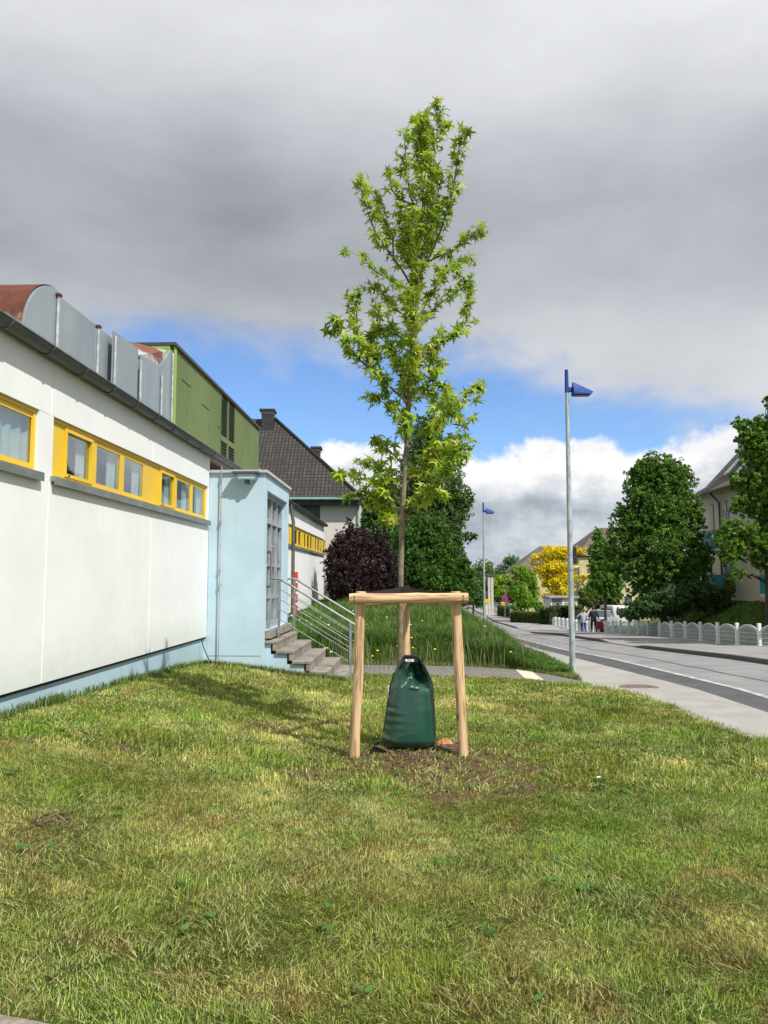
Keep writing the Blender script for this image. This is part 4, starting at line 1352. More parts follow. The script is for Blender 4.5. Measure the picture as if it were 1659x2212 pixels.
    for (P3, L, dens) in tips:
        cum = [0]
        for j in range(len(P3) - 1): cum.append(cum[-1] + (P3[j + 1] - P3[j]).length)
        def pt(s):
            for j in range(len(P3) - 1):
                if s <= cum[j + 1] or j == len(P3) - 2:
                    f = (s - cum[j]) / max(1e-6, cum[j + 1] - cum[j])
                    return P3[j].lerp(P3[j + 1], min(1.02, f)), (P3[j + 1] - P3[j]).normalized()
        s = L * .22 + .02
        while s < L:
            p, d_ = pt(s)
            for q in range(3):
                if rr.random() < .85 * dens: leaf(p, Vector((rr.gauss(0, .6), rr.gauss(0, .6), .2)))
            if rr.random() < (.46 if p.z < 4.3 else .34) * dens:
                tl = rr.uniform(.06, .17) * (.6 + .6 * s / L)
                td = (d_ * .8 + Vector((rr.gauss(0, .6), rr.gauss(0, .6), rr.gauss(.4, .4)))).normalized()
                e = p + td * tl
                bm_.tube([p - loc, (p + e) / 2 - loc + Vector((0, 0, .008)), e - loc], [.0028, .0022, .0014], 4)
                for q in range(rr.randint(4, 7)):
                    f = rr.random() ** .5
                    leaf(p.lerp(e, f), td * (.5 + f))
            s += .038
        p, d_ = pt(L)
        for q in range(8): leaf(p - d_ * rr.uniform(0, .06), d_ + Vector((0, 0, .3)))
    # leaves close to the leader
    for py in range(222, 880, 5):
        p = at(trunk_at(py), py, TREE_D)
        for q in range(3 if py < 330 else 1):
            if rr.random() < .75: leaf(p + Vector((rr.uniform(-.05, .05), rr.uniform(-.05, .05), 0)), Vector((rr.gauss(0, 1), rr.gauss(0, 1), .2)).normalized())
    bm_.build('branches', tw, root, True)
    loc_ = np.array(loc)
    P, F, C = star_leaves(np.array([tuple(v) for v in LP]) - loc_, np.array([tuple(v) for v in LN]), np.array([tuple(v) for v in LT]), np.array(LS), np.array(LC))
    np_mesh('foliage', P, F.ravel(), np.arange(len(F)) * 4, leafmat('young_leaf', .42, .38), C, root)
    print('young leaves', len(LP))
young_tree()

# ================================================================== background trees and shrubs
def crown(name, blobs, n, size, c_dark, c_light, seed, parent, loc, shell=.35, tilt=.35, vary=1.0, mt=None, clump=1, big=.5, lift=0, bright=2.3):
    """leaf clumps over ellipsoids; blobs: (centre, radii)"""
    rs = np.random.RandomState(seed)
    vol = np.array([b[1][0] * b[1][1] * b[1][2] for b in blobs]) ** (2 / 3.)
    vol /= vol.sum()
    n = int(n * 1.7); size = size * .68
    nc = n // 14
    bi = rs.choice(len(blobs), nc, p=vol)
    cen = np.array([b[0] for b in blobs]); rad = np.array([b[1] for b in blobs])
    d_ = rvec(nc, rs)
    rr_ = shell + (1 - shell) * rs.rand(nc) ** .55
    cc = cen[bi] + d_ * rad[bi] * rr_[:, None]
    lob = np.array([mnoise.noise(Vector((d_[i, 0] * 2.2 + bi[i] * 3.7, d_[i, 1] * 2.2, d_[i, 2] * 2.2 + seed))) for i in range(nc)])
    cc = cen[bi] + (cc - cen[bi]) * (.93 + .55 * lob)[:, None]
    cc[:, 2] += (rs.rand(nc) < .06) * rs.rand(nc) * .35 * rad[bi][:, 2]
    mean_r = rad[bi].mean(1)
    csz = (.10 + .13 * rs.rand(nc)) * np.minimum(mean_r, 1.6) * big * 2
    ccol = rs.rand(nc)
    k = 14
    pos = np.repeat(cc, k, 0) + rvec(nc * k, rs) * (np.repeat(csz, k) * rs.rand(nc * k) ** .5)[:, None]
    out = np.repeat(d_, k, 0)
    nrm = out * .5 + np.array([0, 0, tilt]) + rvec(nc * k, rs) * .9
    tip = rvec(nc * k, rs) + np.array([0, 0, -.4])
    f = np.clip(np.repeat(ccol, k) * .65 + rs.rand(nc * k) * .35, 0, 1)[:, None] * vary
    cols = np.array(c_dark) * (1 - f) + np.array(c_light) * f
    sz = size * (.6 + .7 * rs.rand(nc * k))
    cols = cols * bright
    P, F, C = diamonds(pos - np.array(loc), nrm, tip, sz, cols)
    return np_mesh(name, P, F.ravel(), np.arange(len(F)) * 4, mt, C, parent)
LEAF = leafmat('leaf_green', .5, .38)
LEAFD = leafmat('leaf_dark', .55, .12)
barkd = bark_mat('dark_bark', (.055, .045, .035), (.09, .075, .055))

def blobs_px(lst, Y, seed=0, dr=1.0):
    """(px, py, rx_px, rz_px, depth offset m) -> world ellipsoids"""
    out = []
    for (px, py, rx, rz, dy) in lst:
        p = at(px, py, Y + dy)
        s = (Y + dy) / 1660
        out.append(((p.x, p.y, p.z), (rx * s, max(.4, (rx + rz) / 2 * s * dr), rz * s)))
    return out
def plant(name, label, cat, Y, basepx, lst, n, size, cd, cl, seed, mt=LEAF, trunk=True, group=None, tr=.16, dr=1.0, bark=barkd, shell=.35, base_z=None, big=.5, vary=1.0, crown_name='crown', limbs=True):
    bx_ = at(basepx, 1300, Y).x
    bz = tz(bx_, Y) if base_z is None else base_z
    loc = Vector((bx_, Y, bz))
    root = empty(name, loc, 0, label, cat, group)
    bl = blobs_px(lst, Y, seed, dr)
    crown(crown_name, bl, n, size, cd, cl, seed, root, loc, shell=shell, mt=mt, big=big, vary=vary)
    if trunk:
        rs = random.Random(seed)
        mb = MB()
        top = max(b[0][2] for b in bl)
        cx_ = sum(b[0][0] for b in bl) / len(bl)
        H = top - bz
        tp = [Vector((0, 0, -.2)), Vector((.02, 0, H * .3)), Vector(((cx_ - bx_) * .5, .05, H * .6)), Vector(((cx_ - bx_) * .9, 0, H * .82))]
        mb.tube(tp, [tr, tr * .75, tr * .45, tr * .12], 8)
        if limbs:
            for b in bl:
                e = Vector(b[0]) - loc
                z0 = max(H * .12, min(H * .6, e.z - 1.0 * b[1][0]))
                f = min(1, z0 / H)
                st = tp[1].lerp(tp[2], min(1, max(0, (f - .3) / .3))) if f > .3 else tp[0].lerp(tp[1], f / .3)
                mb.tube([st, st.lerp(e, .5) + Vector((0, 0, .15)), e], [tr * .42, tr * .28, tr * .08], 6)
                for q in range(3):
                    d_ = Vector((rs.uniform(-1, 1) * b[1][0], rs.uniform(-1, 1) * b[1][1], rs.uniform(0, .9) * b[1][2]))
                    m0 = st.lerp(e, .55)
                    mb.tube([m0, e + d_ * .8], [tr * .18, tr * .04], 5)
        mb.build('trunk', bark, root, True)
    return root
GD, GL = (.016, .040, .007), (.075, .148, .018)
# copper shrub by the rear end of the building
plant('copper_shrub', 'dark purple leaved shrub at the far end of the white building', 'shrub', 27.5, 782,
      [(780, 1215, 72, 68, 0), (730, 1235, 30, 66, .3), (722, 1200, 18, 34, .3), (742, 1235, 42, 60, -.4), (862, 1255, 20, 34, 0), (828, 1230, 34, 55, .2), (760, 1175, 36, 36, 0), (800, 1180, 34, 34, .3), (752, 1140, 10, 20, 0), (768, 1150, 13, 18, 0), (735, 1170, 16, 20, 0), (825, 1170, 18, 20, 0), (780, 1265, 72, 40, -.3), (845, 1215, 12, 22, 0)],
      30000, .055, (.004, .002, .0025), (.018, .007, .009), 41, mt=LEAFD, tr=.06, shell=.5, big=.35)
# tall dark tree behind the young tree
plant('tall_poplar_tree', 'tall dark green columnar tree behind the young tree', 'tree', 46, 930,
      [(925, 925, 34, 36, 0), (915, 960, 44, 40, 0), (950, 985, 45, 48, .5), (905, 1010, 50, 50, -.5), (955, 1050, 52, 58, 0), (900, 1080, 58, 60, 0), (985, 1095, 38, 40, 0), (1010, 1075, 16, 20, 0), (950, 1130, 58, 56, 0),
       (1010, 1158, 22, 14, 0), (975, 1165, 34, 30, 0), (900, 1150, 60, 50, 0), (985, 1210, 28, 34, 0), (930, 1210, 60, 50, 0)],
      46000, .11, (.018, .038, .009), (.065, .110, .028), 42, tr=.28, shell=.35, big=.36)
plant('dark_yew_tree', 'dark green tree between the grey house and the young tree trunk', 'tree', 39, 820,
      [(835, 1060, 24, 28, 0), (818, 1100, 34, 40, 0), (845, 1120, 38, 48, 0), (815, 1160, 38, 45, 0), (850, 1190, 40, 50, 0), (795, 1130, 16, 30, 0)],
      22000, .10, (.012, .032, .008), (.045, .095, .02), 43, tr=.2, mt=LEAFD, shell=.45, big=.45)
plant('dense_green_hedge', 'big dense bright green shrub mass behind the stakes on the bank', 'shrub', 31, 925,
      [(880, 1190, 36, 60, 0), (925, 1165, 48, 58, .6), (895, 1235, 52, 60, -.3), (950, 1215, 48, 56, 0), (985, 1248, 38, 45, .2), (1003, 1282, 22, 30, -.3), (930, 1265, 66, 46, -.8), (965, 1290, 45, 30, -.8), (855, 1270, 38, 42, -.5), (1000, 1240, 22, 38, 0)],
      44000, .085, (.008, .026, .004), (.038, .092, .010), 44, tr=.10, shell=.4, big=.33)
# right hand side garden trees
plant('garden_tree', 'broad full crowned green tree in the middle of the gardens behind the white fence', 'tree', 43, 1432,
      [(1418, 1008, 50, 36, 0), (1458, 1022, 36, 34, 0), (1384, 1030, 34, 32, 0), (1500, 1110, 22, 36, 0), (1352, 1110, 26, 34, 0), (1520, 1200, 24, 30, .3), (1440, 1040, 62, 45, 0), (1390, 1065, 46, 46, 0), (1468, 1080, 44, 46, 0), (1425, 1100, 62, 50, -.5), (1375, 1130, 56, 46, 0), (1475, 1140, 48, 46, 0), (1345, 1175, 40, 38, 0), (1420, 1170, 70, 50, -.6), (1490, 1200, 44, 46, 0),
       (1380, 1220, 58, 42, -.3), (1445, 1235, 66, 46, -.5), (1330, 1215, 34, 34, 0), (1500, 1165, 20, 26, 0), (1400, 1270, 50, 28, 0), (1505, 1235, 34, 30, 0)],
      56000, .11, GD, GL, 45, tr=.24, shell=.30, big=.30)
plant('slim_garden_tree', 'smaller light green tree left of the broad garden tree', 'tree', 58, 1307,
      [(1292, 1158, 13, 20, 0), (1293, 1190, 22, 26, 0), (1312, 1200, 26, 34, 0), (1292, 1225, 24, 28, 0), (1312, 1240, 32, 30, 0), (1298, 1262, 34, 24, 0), (1325, 1265, 26, 22, 0)],
      22000, .11, (.022, .06, .010), (.11, .20, .03), 46, tr=.13, shell=.25, big=.33)
plant('street_tree', 'large tree cut off by the right edge in front of the cream house', 'tree', 31, 1662,
      [(1665, 868, 16, 22, 0), (1652, 925, 44, 30, 0), (1600, 915, 22, 14, 0), (1625, 945, 38, 28, 0), (1665, 985, 62, 52, 0), (1612, 975, 22, 24, 0), (1640, 1045, 40, 50, 0), (1665, 1090, 45, 50, 0), (1632, 1085, 26, 40, 0), (1580, 1140, 28, 24, -.5),
       (1560, 1165, 20, 22, -.5), (1592, 1040, 20, 26, 0), (1600, 1090, 22, 26, 0), (1610, 1150, 26, 24, -.5), (1650, 1170, 46, 42, 0), (1575, 1205, 22, 26, -.5), (1592, 1240, 18, 16, -.4), (1645, 1210, 32, 24, 0), (1592, 1180, 26, 24, -.5), (1700, 1000, 60, 120, 0), (1710, 1150, 50, 80, 0)],
      40000, .10, (.020, .050, .008), (.110, .190, .022), 47, tr=.2, shell=.25, big=.33, vary=1.0)
plant('dark_garden_bush', 'low dark bushes in the shade under the broad garden tree', 'shrub', 40.5, 1470,
      [(1400, 1312, 44, 26, 0), (1450, 1300, 50, 36, 0), (1510, 1285, 40, 36, .5), (1365, 1325, 26, 16, 0), (1540, 1295, 30, 26, .5)],
      15000, .10, (.008, .022, .005), (.03, .065, .012), 48, mt=LEAFD, trunk=False, shell=.5)
plant('narrow_conifer', 'small olive green upright conifer beside the dark garden bushes', 'shrub', 38.5, 1575,
      [(1575, 1270, 12, 28, 3), (1560, 1290, 14, 20, 3)], 2500, .08, (.03, .05, .01), (.10, .13, .02), 49, trunk=False)
# far trees down the street
plant('yellow_locust_tree', 'bright golden yellow tree in front of the far brown roofed house', 'tree', 92, 1205,
      [(1190, 1195, 26, 18, 0), (1160, 1203, 16, 9, 0), (1152, 1215, 9, 6, 0), (1185, 1262, 16, 12, 1), (1172, 1228, 20, 12, 0), (1218, 1195, 22, 16, 0), (1250, 1190, 18, 9, 0), (1195, 1225, 38, 20, 0), (1235, 1228, 22, 12, 0), (1200, 1255, 30, 16, 0), (1225, 1250, 28, 16, 0), (1212, 1278, 34, 12, 0), (1175, 1240, 18, 14, 0), (1180, 1288, 14, 7, 0), (1260, 1245, 14, 6, 0)],
      34000, .12, (.20, .17, .004), (.46, .41, .016), 50, tr=.16, shell=.2, big=.26, bark=mat('pale_bark', (.20, .17, .12), (.28, .24, .17), .9, 5))
plant('far_green_tree', 'yellow green shrub with bare pale branches beside the white garden kiosk', 'tree', 86, 1140,
      [(1128, 1240, 18, 20, 0), (1112, 1232, 14, 9, 0), (1145, 1252, 16, 22, 1), (1120, 1275, 20, 24, 0), (1150, 1285, 14, 26, 1), (1135, 1300, 22, 18, 0), (1165, 1312, 12, 14, 0), (1118, 1315, 12, 14, 0)],
      22000, .11, (.03, .075, .01), (.15, .24, .02), 51, shell=.25, tr=.12, bark=mat('bleached_bark', (.50, .50, .30), (.58, .58, .38), .9, 5), limbs=True)
plant('far_copper_tree', 'dark red leaved tree behind the no stopping sign', 'tree', 118, 1108,
      [(1108, 1262, 14, 18, 0), (1104, 1285, 12, 20, 0), (1120, 1282, 12, 18, 0)], 6000, .16, (.018, .006, .008), (.07, .025, .03), 52, mt=LEAFD, tr=.12)
far = [('rounded far tree with thin spring leaves at the end of the street', 150, 1045, [(1045, 1225, 26, 18, 0), (1050, 1250, 30, 26, 0), (1035, 1275, 28, 28, 0), (1030, 1240, 18, 18, 0)], (.035, .065, .02), (.11, .15, .05)),
       ('bluish green far tree to the left of the brown roofs', 165, 1102, [(1103, 1212, 18, 14, 0), (1095, 1230, 20, 18, 0), (1110, 1235, 20, 18, 0), (1088, 1260, 18, 26, 0)], (.022, .06, .022), (.08, .14, .06)),
       ('yellow green far tree overhanging the far lamp', 112, 1078, [(1085, 1252, 17, 10, 0), (1070, 1262, 14, 10, 0), (1080, 1275, 16, 14, 0)], (.06, .12, .01), (.19, .28, .03)),
       ('dark far tree directly behind the hedge at the end of the bank', 95, 1022, [(1018, 1255, 16, 24, 0), (1015, 1285, 20, 22, 0), (1035, 1290, 14, 20, 0)], (.018, .05, .012), (.07, .13, .03)),
       ('dark green far tree filling the gap behind the white poles', 135, 1062, [(1062, 1270, 22, 30, 0), (1085, 1285, 22, 22, 0), (1050, 1290, 22, 20, 0)], (.015, .04, .01), (.06, .10, .03)),
       ('dark far tree between the white kiosk and the slim garden tree', 84, 1262, [(1262, 1290, 18, 22, 0), (1285, 1295, 26, 22, 2), (1245, 1308, 14, 14, 0), (1320, 1290, 26, 22, 2)], (.02, .04, .01), (.10, .13, .035))]
for i, (lb, Y, bp, l_, cd_, cl_) in enumerate(far):
    plant('far_tree', lb, 'tree', Y, bp, l_, 9000, .20, cd_, cl_, 60 + i, tr=.15, group='trees far down the street')
# clipped hedges
def hedge(px0, px1, Y0, Y1, h, th, label, seed, cd_, cl_):
    a = at(px0, 1345, Y0); b = at(px1, 1345, Y1)
    rs = np.random.RandomState(seed)
    za, zb = float(zr(Y0)), float(zr(Y1))
    n = 9000
    t = rs.rand(n)
    u = rs.rand(n); v = rs.rand(n)
    face = rs.randint(0, 3, n)
    h_ = np.where(face == 0, h, u * h); d_ = np.where(face == 0, v - .5, np.where(face == 1, -.5, .5)) * th
    dirv = np.array([b.x - a.x, Y1 - Y0]); nr = np.array([-dirv[1], dirv[0]]) / np.hypot(*dirv)
    x = a.x + dirv[0] * t + nr[0] * d_; y = Y0 + dirv[1] * t + nr[1] * d_
    z = za + (zb - za) * t + h_
    pos = np.stack([x, y, z], 1) + rs.normal(size=(n, 3)) * .06
    f = rs.rand(n)[:, None] * np.where(face == 0, 1, .8)[:, None]
    cols = np.array(cd_) * (1 - f) + np.array(cl_) * f
    P, F, C = diamonds(pos, rvec(n, rs) + np.array([0, -.3, .6]), rvec(n, rs), .10 * (.6 + .7 * rs.rand(n)), cols)
    root = empty('clipped_hedge', (a.x, Y0, za), 0, label, 'hedge')
    P = P - np.array([a.x, Y0, za])
    np_mesh('foliage', P, F.ravel(), np.arange(len(F)) * 4, LEAF, C, root)
    L = math.hypot(dirv[0], dirv[1])
    core = MB(); 
    q = [(0, 0), (dirv[0], dirv[1])]
    e = Vector((nr[0], nr[1], 0)) * (th / 2 - .06)
    vs = []
    for (xx, yy), zz in ((q[0], 0), (q[1], zb - za)):
        for sgn in (-1, 1):
            for hh2 in (-.3, h - .08):
                vs.append((xx + sgn * e.x, yy + sgn * e.y, zz + hh2))
    core.add(vs, [(0, 1, 3, 2), (4, 6, 7, 5), (0, 4, 5, 1), (2, 3, 7, 6), (1, 5, 7, 3)]).build('inner_branches', mat('hedge_core', (.012, .02, .006), None, .9), root, False)
hedge(1110, 1175, 84, 79, 1.15, .9, 'long clipped green hedge at the street corner left of the white kiosk', 71, (.05, .085, .012), (.14, .18, .03))
hedge(1178, 1198, 77, 74.5, 1.55, 1.0, 'short dark hedge end where the white fence begins', 72, (.015, .045, .008), (.07, .12, .02))
hedge(1083, 1108, 104, 98, 1.3, .9, 'far clipped hedge beside a white gatepost', 73, (.04, .08, .012), (.12, .19, .03))
hedge(1195, 1248, 78, 74.5, 1.75, .9, 'dark hedge running behind the far end of the white fence', 74, (.012, .04, .008), (.07, .13, .02))
p = at(1108, 1335, 96)
MB().box(-.3, .3, -.2, .2, -.2, 1.15, bev=.03).box(-.34, .34, -.24, .24, 1.15, 1.25, bev=.02).build('gatepost', mat('white_post', (.75, .75, .73), None, .7), None, False, label='white square gatepost at the end of the far hedge', cat='gatepost').location = (p.x, 96, float(zr(96)))
# ================================================================== houses
def tile_mat(name, c1, c2, rowh=.33, w=.24, rot=0.0):
    """interlocking roof tiles: rows and joints from the object's own uv-like coordinates (height and run)"""
    m = bpy.data.materials.new(name); m.use_nodes = True
    t = NT(m.node_tree); t.t.nodes.clear()
    uv = t.n('ShaderNodeUVMap').outputs[0]
    b = t.n('ShaderNodeTexBrick', {'Vector': uv, 'Color1': (*c1, 1), 'Color2': (*c2, 1), 'Mortar': (c1[0] * .25, c1[1] * .25, c1[2] * .25, 1), 'Scale': 1.0, 'Mortar Size': .035, 'Mortar Smooth': .4, 'Brick Width': w, 'Row Height': rowh, 'Bias': -.1}, offset=0.0)
    n_ = t.noise(uv, .7, 6, .65)
    c_ = t.mix(t.ramp(n_, .4, .7, 0, .7), b.outputs[0], (c1[0] * .55, c1[1] * .55, c1[2] * .5))
    c_ = t.mix(t.ramp(t.noise(uv, 5, 4), .62, .72, 0, .5), c_, (.20, .19, .15))
    bn = t.n('ShaderNodeBump', {'Strength': .8, 'Distance': .05, 'Height': b.outputs[1]}); bn.invert = True
    pb = t.n('ShaderNodeBsdfPrincipled', {'Base Color': c_, 'Roughness': .85, 'Normal': bn})
    t.n('ShaderNodeOutputMaterial', {0: pb})
    return m
def roof_faces(name, faces, mt, parent, th=.12):
    """each face: list of 3-D corners, first edge = eave; adds a uv map in metres"""
    vs = []; fs = []; uvs = []
    for f in faces:
        f = [Vector(p) for p in f]
        e = (f[1] - f[0]).normalized()
        nn = (f[1] - f[0]).cross(f[-1] - f[0]).normalized()
        if nn.z < 0: nn = -nn
        s = nn.cross(e)
        b0 = len(vs)
        vs += [tuple(p) for p in f] + [tuple(p - nn * th) for p in f]
        k = len(f)
        fs.append(tuple(range(b0, b0 + k))); uvs.append([((p - f[0]).dot(e), (p - f[0]).dot(s)) for p in f])
        fs.append(tuple(range(b0 + 2 * k - 1, b0 + k - 1, -1))); uvs.append([(0, 0)] * k)
        for i in range(k):
            j = (i + 1) % k
            fs.append((b0 + i, b0 + k + i, b0 + k + j, b0 + j)); uvs.append([(0, 0)] * 4)
    me = bpy.data.meshes.new(name); me.from_pydata(vs, [], fs)
    ul = me.uv_layers.new(name='UVMap')
    i = 0
    for u in uvs:
        for q in u:
            ul.data[i].uv = q; i += 1
    me.materials.append(mt)
    o = bpy.data.objects.new(name, me); col.objects.link(o); o.parent = parent
    return o
# ---- grey-brown hipped house behind the school
tileg = tile_mat('grey_roof_tiles', (.042, .037, .034), (.068, .060, .053), .30, .22)
HY = 42.0
e0 = at(778, 1075, HY); ez = e0.z
xr = at(776, 1075, HY).x
hw = 12.5                               # house width
x0, x1, y0, y1 = xr - hw, xr, HY, HY + 11
H1 = empty('grey_house', (xr - hw / 2, HY, -1), 0, 'pale rendered house with steep dark brown hipped roof, black chimneys and teal gutter', 'house')
def rel(p, o): return Vector(p) - o.location
hl = H1.location
def W_(x, y, z): return (x - hl.x, y - hl.y, z - hl.z)
wallg = streak_mat('grey_render', (.56, .54, .50), (.62, .60, .56), (.34, .32, .29), amt=.4, sc_=.5)
ap = at(594, 905, HY + 5.5)
MB().box(*[v for v in (x0 - hl.x + .5, x1 - hl.x - .0, .45, 10.6, -1, ez - hl.z - .05)]).build('wall', wallg, H1, False)
rz_ = ap.z
xa = ap.x
ov = .45
roof_faces('roof', [
    [W_(x0 - ov, y0 - .1, ez), W_(x1 + .12, y0 - .1, ez), W_(xa, y0 + 5.5, rz_), W_(xa - 2.2, y0 + 5.5, rz_)],
    [W_(x1 + .12, y0 - .1, ez), W_(x1 + .12, y1, ez), W_(xa, y0 + 5.5, rz_)],
    [W_(x1 + .12, y1, ez), W_(x0 - ov, y1, ez), W_(xa - 2.2, y0 + 5.5, rz_), W_(xa, y0 + 5.5, rz_)],
    [W_(x0 - ov, y1, ez), W_(x0 - ov, y0 - .1, ez), W_(xa - 2.2, y0 + 5.5, rz_)]], tileg, H1)
MB().tube([W_(xa + .02, y0 + 5.48, rz_ + .02), W_(x1 + .12, y0 - .1, ez + .03)], .10, 8).build('ridge_tiles', tileg, H1, True)
teal = mat('verdigris_gutter', (.16, .34, .31), (.22, .42, .38), .6, 5)
MB().box(x0 - ov - hl.x, x1 + .14 - hl.x, -.28, -.12, ez - hl.z - .14, ez - hl.z - .01, bev=.03).build('gutter', teal, H1, False)
MB().box(x0 - ov - hl.x, x1 + .10 - hl.x, -.11, .44, ez - hl.z - .40, ez - hl.z - .14).build('eaves_board', mat('dark_eaves', (.035, .04, .04), None, .8), H1, False)
slate = mat('slate_cladding', (.018, .018, .022), (.035, .035, .04), .6, 8, .3)
def chimney(pxl, pxr, pyt, pyb, Y, par, pl):
    a = at(pxl, pyt, Y); b = at(pxr, pyb, Y)
    c_ = MB().box(a.x - pl.x, b.x - pl.x, Y - pl.y, Y - pl.y + .8, b.z - pl.z - 1.2, a.z - pl.z).build('chimney', slate, par, False)
    MB().box(a.x - pl.x - .12, b.x - pl.x + .12, Y - pl.y - .12, Y - pl.y + .92, a.z - pl.z + .002, a.z - pl.z + .13).build('chimney_cap', slate, c_, False)
    MB().box(a.x - pl.x - .03, b.x - pl.x + .03, Y - pl.y - .03, Y - pl.y + .83, a.z - pl.z - .16, a.z - pl.z - .003).build('chimney_band', mat('lead_band', (.25, .25, .25), None, .6), c_, False)
    return c_
chimney(565, 589, 888, 925, HY + 4.6, H1, hl)
chimney(675, 690, 969, 1000, HY + 6.5, H1, hl)
# lower rear roof peeping over the slope
a, b = at(700, 1013, HY + 8), at(728, 1013, HY + 8)
roof_faces('rear_roof', [[W_(a.x - 2, HY + 6.8, a.z - 2.4), W_(b.x + 1.4, HY + 6.8, a.z - 2.4), W_(b.x - .3, HY + 8.5, a.z), W_(a.x - .6, HY + 8.5, a.z)],
                         [W_(b.x + 1.4, HY + 6.8, a.z - 2.4), W_(b.x + 1.4, HY + 11, a.z - 2.4), W_(b.x - .3, HY + 8.5, a.z)]], tileg, H1)
def hwin(par, x0_, x1_, z0_, z1_, y, mtf, name='window'):
    f = MB().box(x0_, x1_, y - .03, y + .05, z0_, z1_).build(name, mat('dark_frame', (.03, .04, .06), None, .4), par, False)
    MB().box(x0_ + .06, x1_ - .06, y - .045, y - .032, z0_ + .06, z1_ - .35).build('pane', mat('dark_pane', (.01, .014, .02), None, .12), f, False)
    return f
a = at(638, 1088, HY + .45); b = at(691, 1140, HY + .45)
hwin(H1, a.x - hl.x - .4, b.x - hl.x, b.z - hl.z - .3, a.z - hl.z, .45, teal)
MB().tube([W_(x1 - .08, y0 + .38, ez - .1), W_(x1 - .08, y0 + .38, -1)], .05, 8).build('downpipe', teal, H1, True)

# ---- cream house on the right with teal balconies
cream = streak_mat('cream_render', (.58, .50, .34), (.63, .55, .39), (.46, .40, .28), amt=.35, sc_=.5)
whiter = streak_mat('pale_band', (.62, .60, .55), (.66, .64, .59), (.5, .48, .44), amt=.3, sc_=.5)
RA = -math.atan(.055)
H2o = Vector((17.0, 0, 0))
H2 = empty('cream_house', H2o, RA, 'cream rendered three storey house with brown tiled roof and teal balconies behind the gardens', 'house')
LAMS = 1660.0
def hy(px, u=0.0):      # along-street distance for a photo column in plane x=u (local)
    return (17.0 + u) / ((px - 829.5) / 1660 - .055)
ye = hy(1505); yn = 24.0
eav = 1.6 + (1250 - 1072) * ye / 1660
zg = -2.0
MB().box(0, 9.5, yn, ye, .42, eav).build('wall', cream, H2, False)
MB().box(.06, 9.4, yn + .05, ye - .05, zg, .42).build('stone_base', mat('rubble_base', (.11, .09, .07), (.20, .17, .13), .95, 3, .8, 9), H2, False)
# roof with kicked eaves
tileb = tile_mat('brown_roof_tiles', (.13, .095, .075), (.185, .14, .11), .34, .26)
r0 = (-.55, eav - .12); r1 = (.75, eav + .62); r2 = (4.75, eav + 4.9)
yv = ye + .25
roof_faces('roof', [
    [(r0[0], yn - .3, r0[1]), (r0[0], yv, r0[1]), (r1[0], yv, r1[1]), (r1[0], yn - .3, r1[1])],
    [(r1[0], yn - .3, r1[1]), (r1[0], yv, r1[1]), (r2[0], yv, r2[1]), (r2[0], yn - .3, r2[1])],
    [(10.0, yv, r0[1]), (10.0, yn - .3, r0[1]), (r2[0], yn - .3, r2[1]), (r2[0], yv, r2[1])]], tileb, H2)
MB().prism([(.3, eav), (9.3, eav), (r2[0], r2[1] - .3)], 'y', ye - .3, ye - .02).build('gable', cream, H2, False)
MB().box(-.66, -.56, yn - .3, yv, r0[1] - .14, r0[1] + .01, bev=.03).build('gutter', mat('brown_gutter', (.06, .045, .035), None, .6), H2, False)
MB().box(-.55, -.003, yn, ye, r0[1] - .10, r0[1] - .06).build('eaves_board', mat('pale_eaves', (.50, .46, .36), None, .7), H2, False)
# dormer and skylights on the roof plane
def rp(u): return r1[1] + (r2[1] - r1[1]) * (u - r1[0]) / (r2[0] - r1[0])
yd1 = hy(1596, 1.6); yd0 = yd1 - 2.4
dmr = MB().box(1.7, 4.2, yd0, yd1, rp(1.7) - .2, rp(1.7) + 1.35).build('dormer', slate, H2, False)
MB().box(1.5, 4.6, yd0 - .2, yd1 + .2, rp(1.7) + 1.355, rp(1.7) + 1.55, bev=.03).build('dormer_roof', tileb, dmr, False)
dwf = MB().box(1.64, 1.70, yd0 + .3, yd1 - .2, rp(1.7) + .1, rp(1.7) + 1.2).build('window', mat('white_frame', (.65, .65, .63), None, .5), dmr, False)
MB().box(1.62, 1.638, yd0 + .4, yd1 - .3, rp(1.7) + .2, rp(1.7) + 1.1).build('pane', mat('pale_pane', (.16, .18, .20), None, .1), dwf, False)
def skylight(px, u, w, h):
    y = hy(px, u)
    s = (r2[1] - r1[1]) / (r2[0] - r1[0])
    vs = []
    for du, dy in ((0, 0), (h, 0), (h, w), (0, w)):
        vs.append((u + du, y - dy, rp(u + du) + .06))
    for du, dy in ((0, 0), (h, 0), (h, w), (0, w)):
        vs.append((u + du, y - dy, rp(u + du) - .1))
    MB().add(vs, [(0, 1, 2, 3), (7, 6, 5, 4), (0, 4, 5, 1), (1, 5, 6, 2), (2, 6, 7, 3), (3, 7, 4, 0)]).build('skylight', mat('skylight_glass', (.45, .50, .52), None, .08, metal=.4), H2, False)
skylight(1567, 1.25, .8, 1.1)
skylight(1588, .95, .7, .7)
